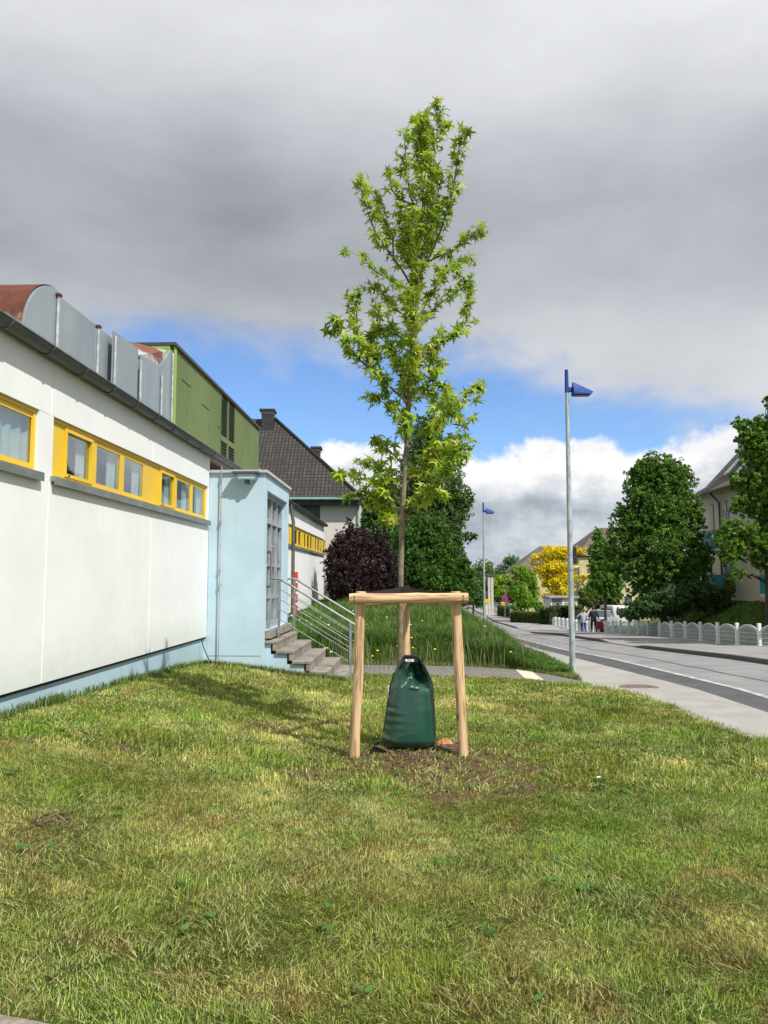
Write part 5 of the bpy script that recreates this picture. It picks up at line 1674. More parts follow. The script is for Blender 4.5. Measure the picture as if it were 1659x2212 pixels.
# balconies: teal parapets with pale wall bands and narrow windows
tealp = mat('teal_balcony', (.02, .22, .21), (.03, .27, .26), .5, 2)
darkp = mat('balcony_dark', (.025, .03, .03), None, .8)
wfr = mat('narrow_frame', (.10, .10, .10), None, .5)
def fz(px, py, u=0):
    return 1.6 + (1250 - py) * hy(px, u) / 1660
for i, (px0, px1, pyt) in enumerate(((1519, 1545, 1152), (1640, 1700, 1140))):
    b1_, b0_ = hy(px0, -1.0), hy(px1, -1.0)
    for lvl in (0, 1):
        zt__ = (fz(1519, 1152, -1.0) if lvl else fz(1626, 1240, -1.0))
        bal = MB().box(-1.05, -.98, b0_, b1_, zt__ - .95, zt__).box(-.98, -.003, b1_ - .06, b1_, zt__ - .95, zt__).box(-.98, -.003, b0_, b0_ + .06, zt__ - .95, zt__).build('balcony', tealp, H2, False)
        MB().box(-1.04, -.003, b0_ + .005, b1_ - .005, zt__ - 1.08, zt__ - .955).build('balcony_slab', whiter, bal, False)
        MB().tube([(-1.015, b0_, zt__ + .06), (-1.015, b1_, zt__ + .06)], .02, 6).build('balcony_rail', wfr, bal, False)
        dr_ = MB().box(-.02, -.002, b0_ + .4, b1_ - .5, zt__ - .95, zt__ + 1.25).build('window', wfr, H2, False)
        MB().box(-.03, -.021, b0_ + .5, b1_ - .6, zt__ - .85, zt__ + 1.15).build('pane', mat('balcony_pane', (.03, .04, .05), None, .1), dr_, False)
for (pa, pb, pyt, pyb) in ((1538, 1544, 1090, 1150), (1568, 1573, 1082, 1140), (1530, 1536, 1220, 1262)):
    a, b = hy(pb, 0), hy(pa, 0)
    f = MB().box(-.03, -.002, a, b, fz(pa, pyb), fz(pa, pyt)).build('window', wfr, H2, False)
    MB().box(-.04, -.031, a + .08, b - .08, fz(pa, pyb) + .1, fz(pa, pyt) - .1).build('pane', mat('side_pane', (.20, .22, .23), None, .1), f, False)
for (pa, pb, pyt) in ((1506, 1532, 1115), (1576, 1600, 1110)):
    MB().box(-.012, -.001, hy(pb, 0), hy(pa, 0), .44, fz(pa, pyt)).build('wall_band', whiter, H2, False)
MB().tube([(-.50, hy(1556, -.1) + .3, r0[1] - .1), (-.10, hy(1556, -.1), r0[1] - .7), (-.10, hy(1556, -.1), -1)], .06, 8).build('downpipe', mat('dark_downpipe', (.05, .055, .06), None, .5), H2, True)

# ---- far houses with brown roofs
def far_house(px0, px1, pye, pyr, Y, depth, label, ridge, cd_=(.60, .52, .30), hipr=True):
    a = at(px0, pye, Y); b = at(px1, pye, Y); r_ = at((px0 + px1) / 2, pyr, Y + depth / 2)
    g0 = float(zr(Y)) - .5
    o = empty('far_house', ((a.x + b.x) / 2, Y, g0), 0, label, 'house')
    L = o.location
    w_ = (b.x - a.x) / 2
    MB().box(-w_ + .3, w_ - .3, .3, depth, 0, a.z - g0).build('wall', mat('far_wall', cd_, tuple(v * .85 for v in cd_), .9, .5), o, False)
    z0, z1 = a.z - g0 - .05, r_.z - g0
    k0, k1 = at(ridge[0], pyr, Y + depth / 2).x - L.x, at(ridge[1], pyr, Y + depth / 2).x - L.x
    roof_faces('roof', [[(-w_, 0, z0), (w_, 0, z0), (k1, depth / 2, z1), (k0, depth / 2, z1)], [(w_, 0, z0), (w_, depth, z0), (k1, depth / 2, z1)],
                        [(w_, depth, z0), (-w_, depth, z0), (k0, depth / 2, z1), (k1, depth / 2, z1)], [(-w_, depth, z0), (-w_, 0, z0), (k0, depth / 2, z1)]],
               tile_mat('far_tiles', (.16, .125, .105), (.21, .165, .14), .4, .3), o)
    for k, (fx, fz_) in enumerate(((-.55, .30), (-.2, .30), (.15, .30), (.5, .30), (-.55, .68), (-.2, .68), (.15, .68), (.5, .68))):
        f = MB().box(w_ * fx, w_ * fx + 1.1, .26, .31, (a.z - g0) * fz_ - .3, (a.z - g0) * fz_ + 1.0).build('window', mat('far_frame', (.6, .6, .58), None, .6), o, False)
        MB().box(w_ * fx + .1, w_ * fx + 1.0, .24, .258, (a.z - g0) * fz_ - .2, (a.z - g0) * fz_ + .9).build('pane', mat('far_pane', (.06, .07, .08), None, .15), f, False)
    return o, w_, z0, z1
far_house(1112, 1262, 1232, 1180, 118, 11, 'far yellowish house with broad brown hipped roof behind the golden tree', (1166, 1235))
far_house(1246, 1420, 1200, 1140, 92, 12, 'far cream house with brown roof half hidden behind the garden trees', (1290, 1380))

# ---- white garden kiosk
p = at(1190, 1320, 80)
K = empty('garden_kiosk', (p.x, 80, float(zr(80))), 0, 'small white flat roofed garden building with grey side wall beyond the fence', 'kiosk')
kw = at(1247, 1300, 80).x - p.x
kz0 = at(1190, 1292, 80).z - float(zr(80))
wk = mat('kiosk_white', (.72, .71, .67), (.66, .65, .61), .7, 2)
MB().box(0, .12, 0, .12, 0, kz0).box(1.15, 1.4, -.02, .12, 0, kz0 - .1).box(kw - .15, kw, 0, .12, 0, kz0).box(1.4, kw - .15, 0, .12, kz0 - .5, kz0).build('frame', wk, K, False)
MB().box(.12, 1.15, .02, .1, 0, kz0 - .05).build('side_wall', mat('kiosk_grey', (.22, .23, .24), (.28, .29, .30), .7, 2), K, False)
MB().box(.62, .86, -.01, .02, 1.0, kz0 - .5).build('window', mat('kiosk_dark', (.03, .035, .04), None, .2), K, False)
MB().box(1.4, kw - .15, .03, .08, .1, kz0 - .5).build('glazing', mat('kiosk_glass', (.28, .33, .33), None, .08), K, False)
MB().box(0, kw, .2, 3.2, 0, kz0 - .05).build('back_wall', wk, K, False)
MB().box(-.2, kw + .2, -.25, 3.4, kz0 + .002, kz0 + .18).build('roof', mat('kiosk_roof', (.30, .30, .31), None, .6), K, False)

# ================================================================== white garden fence
conc_w = streak_mat('painted_white', (.74, .77, .75), (.80, .82, .80), (.55, .58, .54), amt=.4, sc_=2, rough=.85)
panelm = streak_mat('fence_panel', (.30, .34, .30), (.40, .43, .39), (.20, .24, .18), amt=.8, sc_=1.5, rough=.9)
panels = streak_mat('fence_panel_pale', (.50, .52, .48), (.58, .60, .56), (.36, .38, .33), amt=.6, sc_=1.5, rough=.9)
FN = empty('garden_fence', (XFENCE(27.8), 27.8, 0), 0, 'long low white fence with arched wire mesh panels along the far footway', 'fence')
fl = FN.location
# posts measured in the photograph, continued at the same 2 m pitch both ways
fy = [12.0 + 2.0 * k for k in range(-4, 32)]
def fpost(y):
    mb = MB()
    x = float(XFENCE(y)); z = float(zr(y)) + .0
    mb.box(x - .06 - fl.x, x + .06 - fl.x, y - .06 - fl.y, y + .06 - fl.y, z - .3, z + .90, bev=.012)
    mb.box(x - .075 - fl.x, x + .075 - fl.x, y - .075 - fl.y, y + .075 - fl.y, z - .05, z + .12, bev=.01)
    mb.build('post', conc_w, FN, False)
for y in fy:
    if 13.5 > y: continue
    if 73 < y: continue
    fpost(y)
    if y + 2 > 74: continue
    a, b = y + .062, y + 1.938
    sx_, ex_ = float(XFENCE(a)) - fl.x, float(XFENCE(b)) - fl.x
    za, zb_2 = float(zr(a)), float(zr(b))
    wires = MB()
    def P_(t, h): return (sx_ + (ex_ - sx_) * t, a + (b - a) * t - fl.y, za + (zb_2 - za) * t + h)
    def arch(t): return .62 + .22 * math.sin(math.pi * t) ** .8
    nw = 36
    for i in range(1, nw):
        t = i / nw
        wires.tube([P_(t, .05), P_(t, arch(t))], .0042, 3, cap=False)
    for h in (.06, .22, .38, .54):
        wires.tube([P_(0, h), P_(1, h)], .009, 4)
    wires.tube([P_(i / 16, arch(i / 16)) for i in range(17)], .022, 5)
    wires.tube([P_(i / 16, arch(i / 16) - .07) for i in range(17)], .007, 4)
    wires.build('mesh_panel', conc_w, FN, False)
# white picket gate beyond
pg = at(1155, 1340, 76)

# ================================================================== cars
def car(name, x, y, z, rz, paint, label, group=None, van=False):
    c = empty(name, (x, y, z), rz, label, 'car', group)
    L, Wd = 4.3, 1.74
    pm = mat('car_paint', paint, None, .25, metal=.2, coat=.6)
    # profile along length (x), extruded with taper: body below, cabin above
    if van:
        prof = [(-2.15, .25), (-2.15, .95), (-2.05, 1.75), (-1.9, 1.86), (.9, 1.86), (1.55, 1.10), (2.1, .95), (2.18, .6), (2.15, .25)]
    else:
        prof = [(-2.15, .28), (-2.18, .62), (-2.12, .92), (-1.95, 1.00), (-1.0, 1.02), (1.0, .96), (1.75, .88), (2.08, .74), (2.15, .5), (2.12, .26)]
    mb = MB()
    def loft(prof, widths, mb):
        n = len(prof); vs = []
        for s_, inset in widths:
            for (px, pz) in prof:
                vs.append((px * (1 - inset * .15), s_, pz if True else pz))
        fs = [tuple(range(n - 1, -1, -1)), tuple(range((len(widths) - 1) * n, len(widths) * n))]
        for r in range(len(widths) - 1):
            for i in range(n):
                j = (i + 1) % n
                fs.append((r * n + i, r * n + j, r * n + n + j, r * n + n + i))
        mb.add(vs, fs)
    loft(prof, [(-Wd / 2, .35), (-Wd / 2 + .10, 0), (Wd / 2 - .10, 0), (Wd / 2, .35)], mb)
    mb.build('body', pm, c, True)
    gm_ = mat('car_glass', (.05, .07, .08), None, .06)
    if not van:
        cab = [(-1.65, 1.0), (-1.05, 1.42), (-.85, 1.46), (.15, 1.47), (.35, 1.43), (1.05, .95)]
        mb = MB(); n = len(cab)
        vs = [(a, -Wd / 2 + .08 + (.14 if b > 1.2 else 0), b) for a, b in cab] + [(a, Wd / 2 - .08 - (.14 if b > 1.2 else 0), b) for a, b in cab]
        fs = [tuple(range(n - 1, -1, -1)), tuple(range(n, 2 * n))] + [(i, (i + 1) % n, n + (i + 1) % n, n + i) for i in range(n)]
        mb.add(vs, fs); mb.build('cabin_glass', gm_, c, False)
        MB().box(-1.0, .30, -Wd / 2 + .20, Wd / 2 - .20, 1.455, 1.50, bev=.03).build('roof', pm, c, False)
        for s_ in (-1, 1):
            m_ = MB()
            for a, b in (((-1.65, 1.0), (-1.0, 1.45)), ((.3, 1.45), (1.08, .96)), ((-.35, 1.0), (-.35, 1.46))):
                m_.tube([(a[0], s_ * (Wd / 2 - .07), a[1]), (b[0], s_ * (Wd / 2 - .21), b[1])], .03, 5)
            m_.build('pillar', pm, c, False)
    else:
        MB().box(-2.17, -2.12, -.6, .6, 1.15, 1.62).build('rear_window', gm_, c, False)
        for s_ in (-1, 1):
            MB().box(-1.7, -.3, s_ * (Wd / 2 - .0), s_ * (Wd / 2 + .012), 1.15, 1.62).build('side_window', gm_, c, False)
            MB().box(-.2, .8, s_ * (Wd / 2 - .0), s_ * (Wd / 2 + .012), 1.15, 1.62).build('side_window', gm_, c, False)
    for s_ in (-1, 1):
        MB().box(-2.21, -2.14, s_ * .62 - .13, s_ * .62 + .13, .72, .88, bev=.02).build('tail_light', mat('tail_red', (.45, .01, .01), None, .3), c, False)
        MB().box(2.03, 2.14, s_ * .62 - .16, s_ * .62 + .16, .60, .74, bev=.02).build('headlight', mat('head_lens', (.7, .72, .74), None, .15), c, False)
        for xx in (-1.33, 1.35):
            w = MB(); w.lathe([(.20, -.10), (.31, -.09), (.325, 0), (.31, .09), (.20, .10)], (0, 0, 0), 20)
            wo_ = w.build('tyre', mat('rubber', (.015, .015, .016), None, .8), c, True)
            wo_.location = (xx, s_ * (Wd / 2 - .08), .325); wo_.rotation_euler = (R(90), 0, 0)
            rmm = MB().lathe([(.0, .10), (.05, .112), (.19, .105), (.20, .09), (.19, -.1), (0, -.1)], (0, 0, 0), 16).build('rim', mat('alloy', (.45, .45, .46), None, .35, metal=.8), wo_, True)
            if s_ > 0: rmm.rotation_euler = (R(180), 0, 0)
    MB().box(-2.20, -2.17, -.26, .26, .50, .61).build('number_plate', mat('plate_white', (.7, .7, .68), None, .5), c, False)
    return c
p = at(1300, 1340, 63); car('parked_car', p.x, 63, float(zr(63)) + .12, R(60), (.48, .56, .62), 'pale blue silver car parked behind the fence by the slim tree trunk', 'cars parked beyond the fence')
p = at(1327, 1335, 68); car('parked_car', p.x, 68, float(zr(68)) + .12, R(95), (.72, .72, .70), 'white car with red tail lights parked behind the pale blue one', 'cars parked beyond the fence', van=True)
p = at(1076, 1312, 118); car('parked_car', p.x, 118, float(zr(118)), R(-150), (.22, .28, .34), 'blue grey car beside the yellow post box far down the street', 'cars far down the street')
p = at(1102, 1318, 112); car('parked_car', p.x, 112, float(zr(112)), R(-165), (.62, .63, .64), 'silver car behind the far clipped hedge', 'cars far down the street')

# ================================================================== signs, posts, boxes far down the street
SY = 98
p = at(1091, 1320, SY); zs0 = float(zr(SY))
sg = empty('no_stopping_sign', (p.x, SY, zs0), 0, 'round blue sign with red ring and red cross bar on a thin post', 'sign')
MB().tube([(0, 0, 0), (0, 0, 2.6)], .035, 8).build('post', galv, sg, True)
zc = at(1090, 1293, SY).z - zs0
def disc(name, r, y0, y1, mt, par, z):
    o = MB().lathe([(r, 0), (r, y1 - y0)], (0, 0, 0), 24).build(name, mt, par, False)
    o.rotation_euler = (R(90), 0, 0); o.location = (0, y1, z)
    return o
redp = mat('sign_red', (.55, .03, .02), None, .5)
disc('red_ring', .40, -.06, -.04, redp, sg, zc)
disc('blue_disc', .29, -.08, -.062, mat('sign_blue', (.02, .06, .38), None, .5), sg, zc)
o = MB().box(-.30, .30, -.005, .005, -.04, .04).build('cross_bar', redp, sg, False); o.location = (0, -.09, zc); o.rotation_euler = (0, R(45), 0)
p = at(1092, 1318, 102)
fl_ = empty('far_lamp_post', (p.x, 102, float(zr(102))), 0, 'thin dark lamp post with flat head above the far shrubs', 'street lamp')
hh_ = at(1092, 1236, 102).z - float(zr(102))
MB().tube([(0, 0, 0), (0, 0, hh_)], [.07, .045], 8).build('pole', mat('dark_pole', (.10, .11, .12), None, .5), fl_, True)
MB().box(-.45, .45, -.12, .12, hh_, hh_ + .12, bev=.04).build('lamp_head', mat('dark_pole2', (.06, .065, .07), None, .5), fl_, False)
for px_2, lab in ((1057, 'left one of two pale concrete pylons down the street'), (1063.5, 'right one of two pale concrete pylons down the street')):
    p = at(px_2, 1310, 108)
    z0 = float(zr(108)); H_ = at(px_2, 1246, 108).z - z0
    py_ = empty('concrete_pylon', (p.x, 108, z0), 0, lab, 'post', 'pale pylons far down the street')
    MB().box(-.17, .17, -.14, .14, 0, H_, bev=.02).build('shaft', mat('pylon_pale', (.50, .48, .43), (.56, .54, .49), .8, 2), py_, False)
    MB().box(-.28, .28, -.22, .22, H_, H_ + .25, bev=.03).build('cap', mat('pylon_cap', (.07, .07, .075), None, .6), py_, False)
p = at(1086, 1318, 104); zb4 = float(zr(104))
pb_ = empty('yellow_letter_box', (p.x, 104, zb4), 0, 'bright yellow letter box on a post beside the far blue grey car', 'letter box')
zt4 = at(1086, 1301, 104).z - zb4
MB().box(-.22, .22, -.15, .15, zt4 - .65, zt4, bev=.04).build('box', mat('post_yellow', (.85, .60, .01), None, .45), pb_, False)
MB().tube([(0, 0, 0), (0, 0, zt4 - .64)], .05, 8).build('post', galv, pb_, True)
MB().box(-.15, .15, -.16, -.152, zt4 - .2, zt4 - .14).build('slot', darkm, pb_, False)
p = at(1052, 1322, 90); zb5 = float(zr(90))
ys5 = empty('yellow_street_sign', (p.x, 90, zb5), 0, 'orange yellow board on a white post close to the second lamp post', 'sign')
zt5 = at(1052, 1294, 90).z - zb5
MB().box(-.38, .38, -.03, .03, zt5 - .45, zt5, bev=.01).build('board', mat('sign_orange', (.85, .48, .01), None, .5), ys5, False)
MB().box(-.09, .09, .035, .14, 0, zt5 - .1).build('post', mat('sign_post_white', (.70, .70, .68), None, .6), ys5, False)

# ================================================================== people
def skin_mesh(name, V_, E_, Rr, mt, parent, sub=2):
    me = bpy.data.meshes.new(name); me.from_pydata(V_, E_, [])
    o = bpy.data.objects.new(name, me); col.objects.link(o); o.parent = parent
    sk = o.modifiers.new('skin', 'SKIN'); sk.use_smooth_shade = True
    if not me.skin_vertices: pass
    for i, r in enumerate(Rr):
        me.skin_vertices[0].data[i].radius = (r, r) if not isinstance(r, tuple) else r
    me.skin_vertices[0].data[0].use_root = True
    ss = o.modifiers.new('sub', 'SUBSURF'); ss.levels = sub; ss.render_levels = sub
    me.materials.append(mt)
    return o
def person(px, py, Y, H, label, top, trou, hair, arm_l, arm_r, coatlen=.0, skinc=(.45, .28, .20), shoe=(.03, .03, .03)):
    p = at(px, py, Y)
    z = float(kz(Y)) + .01
    o = empty('person', (p.x, Y, z), 0, label, 'person', 'people walking on the far footway')
    k = H / 1.75
    sk = mat('skin', skinc, None, .6); tp = mat('coat_cloth', top, tuple(v * .8 for v in top), .9, 9); tr_ = mat('trouser_cloth', trou, None, .9); hr = mat('hair_short', hair, None, .9); sh = mat('shoe_leather', shoe, None, .6)
    J = dict(pel=(0, 0, .93), chest=(0, 0, 1.28), neck=(0, .0, 1.47), head=(0, .02, 1.56), crown=(0, .02, 1.70),
             ls=(-.19, 0, 1.40), rs=(.19, 0, 1.40), le=arm_l[0], lh=arm_l[1], re=arm_r[0], rh=arm_r[1],
             lhip=(-.10, 0, .88), rhip=(.10, 0, .88), lk=(-.11, .12, .50), rk=(.11, -.02, .48), la=(-.11, .06, .08), ra=(.12, -.30, .12), lt=(-.11, .18, .04), rt=(.12, -.20, .03))
    names = list(J)
    Vv = [tuple(c_ * k for c_ in J[n]) for n in names]
    ix = {n: i for i, n in enumerate(names)}
    Ed = [('pel', 'chest'), ('chest', 'neck'), ('neck', 'head'), ('head', 'crown'), ('chest', 'ls'), ('chest', 'rs'), ('ls', 'le'), ('le', 'lh'), ('rs', 're'), ('re', 'rh'), ('pel', 'lhip'), ('pel', 'rhip'),
          ('lhip', 'lk'), ('lk', 'la'), ('la', 'lt'), ('rhip', 'rk'), ('rk', 'ra'), ('ra', 'rt')]
    Rd = dict(pel=.13, chest=.14, neck=.055, head=.085, crown=.075, ls=.065, rs=.065, le=.045, re=.045, lh=.035, rh=.035, lhip=.09, rhip=.09, lk=.06, rk=.06, la=.04, ra=.04, lt=.035, rt=.035)
    skin_mesh('body', Vv, [(ix[a], ix[b]) for a, b in Ed], [Rd[n] * k for n in names], sk, o)
    # coat with sleeves
    cn = ['pel', 'chest', 'neck', 'ls', 'rs', 'le', 're', 'lw', 'rw', 'hem']
    def lerp(a, b, f): return tuple(a[i] + (b[i] - a[i]) * f for i in range(3))
    CJ = {n: J[n] for n in cn[:7]}
    CJ['neck'] = (0, 0, 1.44); CJ['lw'] = lerp(J['le'], J['lh'], .85); CJ['rw'] = lerp(J['re'], J['rh'], .85); CJ['hem'] = (0, 0, .93 - coatlen)
    cr = dict(pel=(.20, .16), chest=(.20, .17), neck=.09, ls=.095, rs=.095, le=.07, re=.07, lw=.055, rw=.055, hem=(.21, .17))
    ci = {n: i for i, n in enumerate(cn)}
    CE = [('pel', 'chest'), ('chest', 'neck'), ('chest', 'ls'), ('chest', 'rs'), ('ls', 'le'), ('rs', 're'), ('le', 'lw'), ('re', 'rw'), ('pel', 'hem')]
    skin_mesh('jacket', [tuple(v * k for v in CJ[n]) for n in cn], [(ci[a], ci[b]) for a, b in CE], [(tuple(q * k for q in cr[n]) if isinstance(cr[n], tuple) else cr[n] * k) for n in cn], tp, o)
    tn = ['pel', 'lhip', 'rhip', 'lk', 'rk', 'la', 'ra']
    ti = {n: i for i, n in enumerate(tn)}
    TJ = {n: J[n] for n in tn}; TJ['la'] = (J['la'][0], J['la'][1], .12); TJ['ra'] = (J['ra'][0], J['ra'][1] + .01, .16)
    tr2 = dict(pel=.15, lhip=.115, rhip=.115, lk=.085, rk=.085, la=.065, ra=.065)
    skin_mesh('trousers', [tuple(v * k for v in TJ[n]) for n in tn], [(ti[a], ti[b]) for a, b in (('pel', 'lhip'), ('pel', 'rhip'), ('lhip', 'lk'), ('lk', 'la'), ('rhip', 'rk'), ('rk', 'ra'))], [tr2[n] * k for n in tn], tr_, o)
    hm_ = MB().lathe([(.02, .0), (.085, .02), (.112, .08), (.108, .15), (.07, .20), (.01, .215)], (0, 0, 0), 12).build('hair', hr, o, True)
    hm_.location = (0, -.005, 1.555 * k)
    for s_, q, qt in ((-1, 'la', 'lt'), (1, 'ra', 'rt')):
        a, b = J[q], J[qt]
        MB().tube([(a[0] * k, (a[1] - .05) * k, a[2] * k - .02), (a[0] * k, (a[1] + .04) * k, a[2] * k - .02), (b[0] * k, (b[1] + .04) * k, b[2] * k - .005)], [.045, .05, .035], 8).build('shoe', sh, o, True)
    for s_, q in ((-1, 'lh'), (1, 'rh')):      # small hands: palm with four fingers and a thumb
        a = Vector(J[q]) * k
        hb = MB()
        hb.tube([a + Vector((0, 0, .01)), a + Vector((0, 0, -.07))], [.03, .035], 6)
        for f in range(4):
            x = -.022 + .015 * f
            hb.tube([a + Vector((0, x, -.06)), a + Vector((-.008 * s_, x, -.10)), a + Vector((-.02 * s_, x + .004, -.125 - .008 * (f in (1, 2))))], [.0085, .008, .006], 5)
        hb.tube([a + Vector((0, .028, -.02)), a + Vector((-.01 * s_, .045, -.055)), a + Vector((-.012 * s_, .045, -.078))], [.010, .009, .007], 5)
        hb.build('hand', sk, o, True)
    return o
person(1261, 1369, 54.2, 1.58, 'person in a pale blue grey jacket and bright blue trousers seen from behind', (.42, .50, .56), (.03, .03, .30), (.10, .085, .07),
       ((-.40, .04, 1.22), (-.52, .22, 1.12)), ((.27, .03, 1.15), (.25, .08, .92)), coatlen=.12)
per2 = person(1283, 1369, 53.2, 1.74, 'person in dark coat and dark trousers pulling a red shopping trolley', (.012, .016, .03), (.012, .010, .012), (.05, .04, .035),
       ((-.28, .03, 1.14), (-.27, .09, .90)), ((.28, -.04, 1.14), (.34, -.10, .90)), coatlen=.22)
# dark person stands at photo x 1322? keep beside the pale jacket
pc = at(1297, 1369, 52.8)
tro = empty('shopping_trolley', (pc.x, 52.8, float(kz(52.8)) + .01), 0, 'red fabric shopping trolley pulled behind the dark dressed person', 'shopping trolley')
MB().prism([(-.28, .22), (.22, .18), (.30, .50), (.02, .74), (-.22, .72)], 'y', -.2, .2).build('bag', mat('trolley_red', (.23, .02, .03), (.30, .03, .04), .8, 6), tro, False)
for s_ in (-1, 1):
    o = MB().lathe([(.03, -.02), (.09, -.02), (.10, 0), (.09, .02), (.03, .02)], (0, 0, 0), 14).build('wheel', mat('trolley_wheel', (.02, .02, .02), None, .7), tro, True)
    o.rotation_euler = (R(90), 0, 0); o.location = (.12, s_ * .2, .10)
MB().tube([(.05, 0, .16), (-.20, 0, .78), (-.33, -.05, .86)], .012, 6).build('handle', galv, tro, True)
# shoulder bag of the pale-jacket person
pj = at(1254, 1369, 54.2)
hb_ = MB().box(-.14, .14, -.06, .06, 0, .24, bev=.03).build('handbag', mat('handbag_grey', (.10, .11, .12), None, .6), None, False, label='small grey handbag hanging at the left hip of the pale jacket person', cat='bag')
hb_.location = (pj.x, 54.1, float(kz(54.1)) + .62)

# ================================================================== grass
def blades(name, x, y, h, w, leanx, leany, curl, cols, label, kind='stuff', mt=None, zoff=0):
    n = len(x)
    z = TZ(x, y) + zoff
    th = RS.rand(n) * 2 * math.pi
    sx_, sy_ = np.cos(th) * w * .5, np.sin(th) * w * .5
    up = np.sqrt(np.maximum(.02, 1 - leanx ** 2 - leany ** 2))
    P = np.zeros((n, 5, 3))
    mx, my, mz = x + leanx * h * .45, y + leany * h * .45, z + up * h * .60
    tx_, ty_, tz_ = x + leanx * h * (1 + curl * .5), y + leany * h * (1 + curl * .5), z + up * h * (1 - curl * .45)
    P[:, 0] = np.stack([x - sx_, y - sy_, z - .004], 1); P[:, 1] = np.stack([x + sx_, y + sy_, z - .004], 1)
    P[:, 2] = np.stack([mx + sx_ * .8, my + sy_ * .8, mz], 1); P[:, 3] = np.stack([mx - sx_ * .8, my - sy_ * .8, mz], 1)
    P[:, 4] = np.stack([tx_, ty_, tz_], 1)
    base = np.arange(n)[:, None] * 5
    loops = (base + np.array([0, 1, 2, 3, 3, 2, 4])[None]).ravel()
    starts = (np.arange(n)[:, None] * 7 + np.array([0, 4])[None]).ravel()
    o = np_mesh(name, P.reshape(-1, 3), loops, starts, mt, np.repeat(cols, 5, 0))
    return tag(o, label, 'grass', kind=kind)
GM = leafmat('grass_blade', .6, .22)
def sample(n, x0, x1, y0, y1, power=1.0):
    """more blades close to the camera"""
    u = RS.rand(n)
    y = y0 + (y1 - y0) * u ** power
    x = x0 + (x1 - x0) * RS.rand(n)
    return x, y
def lawn_mask(x, y):
    m = np.where(y < 12.9, x < XL(y) + .02, x < YPN(x) * 0 + 3.3) & (y < YPN(x) + .02)
    m &= ~((x < -3.5 + .034 * y + .02) & (y < 40))
    m &= ~((y > 13.30) & (x < -.66))
    m &= y > EDGE(x) + .01
    return m
# 1: standing mown turf in tufts
def lawn_batch(n, x0, x1, y0, y1, hmin, hmax, w, power, tuft=.03):
    nt_ = n // 7
    tx, ty = sample(nt_, x0, x1, y0, y1, power)
    keep = lawn_mask(tx, ty); tx, ty = tx[keep], ty[keep]
    so = soil_amount(tx, ty)
    keep = RS.rand(len(tx)) > so * .82
    tx, ty = tx[keep], ty[keep]
    k = 7
    tang = RS.rand(len(tx)) * 2 * math.pi
    # neighbouring tufts share a lay direction, so that the cut grass lies in swathes
    lay = fbm(tx, ty, .9, 77) * 4 * math.pi
    x = np.repeat(tx, k) + RS.normal(size=len(tx) * k) * tuft
    y = np.repeat(ty, k) + RS.normal(size=len(tx) * k) * tuft
    tb = np.repeat(.30 + 1.35 * RS.rand(len(tx)), k)
    hh_2 = np.repeat(.40 + 1.0 * np.clip(fbm(tx, ty, .28, 55) * 1.6 - .3, 0, 1) + 1.3 * np.clip((fbm(tx, ty, .40, 17) - .60) * 6, 0, 1), k)
    h = (hmin + (hmax - hmin) * RS.rand(len(x)) ** 1.6) * hh_2
    la = np.repeat(lay, k) + RS.normal(size=len(x)) * 1.1
    lm_ = np.clip(.50 + .36 * RS.normal(size=len(x)), 0, .97)
    c_ = lawn_color(x, y)
    nr_ = sm((3.0 - y) / .5 + .5 * (fbm(x, y, .4, 71) - .5))[:, None]
    c_ = c_ * (1 - nr_ * .6) + np.array([.27, .235, .12]) * nr_ * .6
    r = RS.rand(len(x))[:, None]
    c_ = c_ * (tb * (.65 + .7 * RS.rand(len(x))))[:, None]
    c_ = np.where(r < .045, np.array([.50, .45, .21]) * (.7 + .6 * RS.rand(len(x)))[:, None], c_)
    c_ = np.where((r > .10) & (r < .18), np.array([.36, .42, .11]) * (.7 + .6 * RS.rand(len(x)))[:, None], c_)
    c_ = np.where(r > .90, np.array([.10, .18, .03]), c_)
    c_ = np.where((r > .86) & (r < .90) & (np.repeat(fbm(tx, ty, .5, 88), k)[:, None] > .5), np.array([.30, .17, .07]), c_)
    ww = w * (.6 + .8 * RS.rand(len(x)))
    return x, y, h, ww, np.cos(la) * lm_, np.sin(la) * lm_, RS.rand(len(x)) * .45, c_
def cat_(bs): return [np.concatenate([b[i] for b in bs]) for i in range(8)]
bs = [lawn_batch(600000, -3.2, 5.0, 2.5, 6.0, .010, .044, .0032, 1.15, .014),
      lawn_batch(260000, -4.0, 4.8, 6.0, 10.5, .018, .065, .0070, 1.1, .03),
      lawn_batch(140000, -4.0, 4.4, 10.0, 15.2, .02, .07, .0105, 1.0, .04)]
blades('lawn_grass', *cat_(bs), 'short mown green and straw coloured lawn grass', mt=GM)
# 2: loose clippings lying on top
def clip_batch(n, x0, x1, y0, y1, L, w):
    x, y = sample(n, x0, x1, y0, y1, 1.1)
    k = lawn_mask(x, y) & (RS.rand(n) > soil_amount(x, y) * .6) & (RS.rand(n) < .35 + 1.1 * fbm(x, y, .7, 66))
    x, y = x[k], y[k]
    n = len(x)
    a = fbm(x, y, .6, 44) * 6 * math.pi + RS.normal(size=n) * .8
    lm_ = .93 + .05 * RS.rand(n)
    h = L * (.3 + 1.3 * RS.rand(n) ** 2)
    r = RS.rand(n)[:, None]
    c_ = np.where(r < .45, np.array([.46, .43, .20]), np.where(r < .75, np.array([.32, .39, .11]), np.array([.20, .30, .07]))) * (.6 + .7 * RS.rand(n))[:, None]
    return x, y, h, w * (.6 + .7 * RS.rand(n)), np.cos(a) * lm_, np.sin(a) * lm_, RS.rand(n) * .15, c_
bs = [clip_batch(60000, -3, 5, 2.5, 6, .060, .0026), clip_batch(40000, -4, 4.8, 6, 10, .055, .006), clip_batch(14000, -4, 4.4, 10, 14.5, .07, .009)]
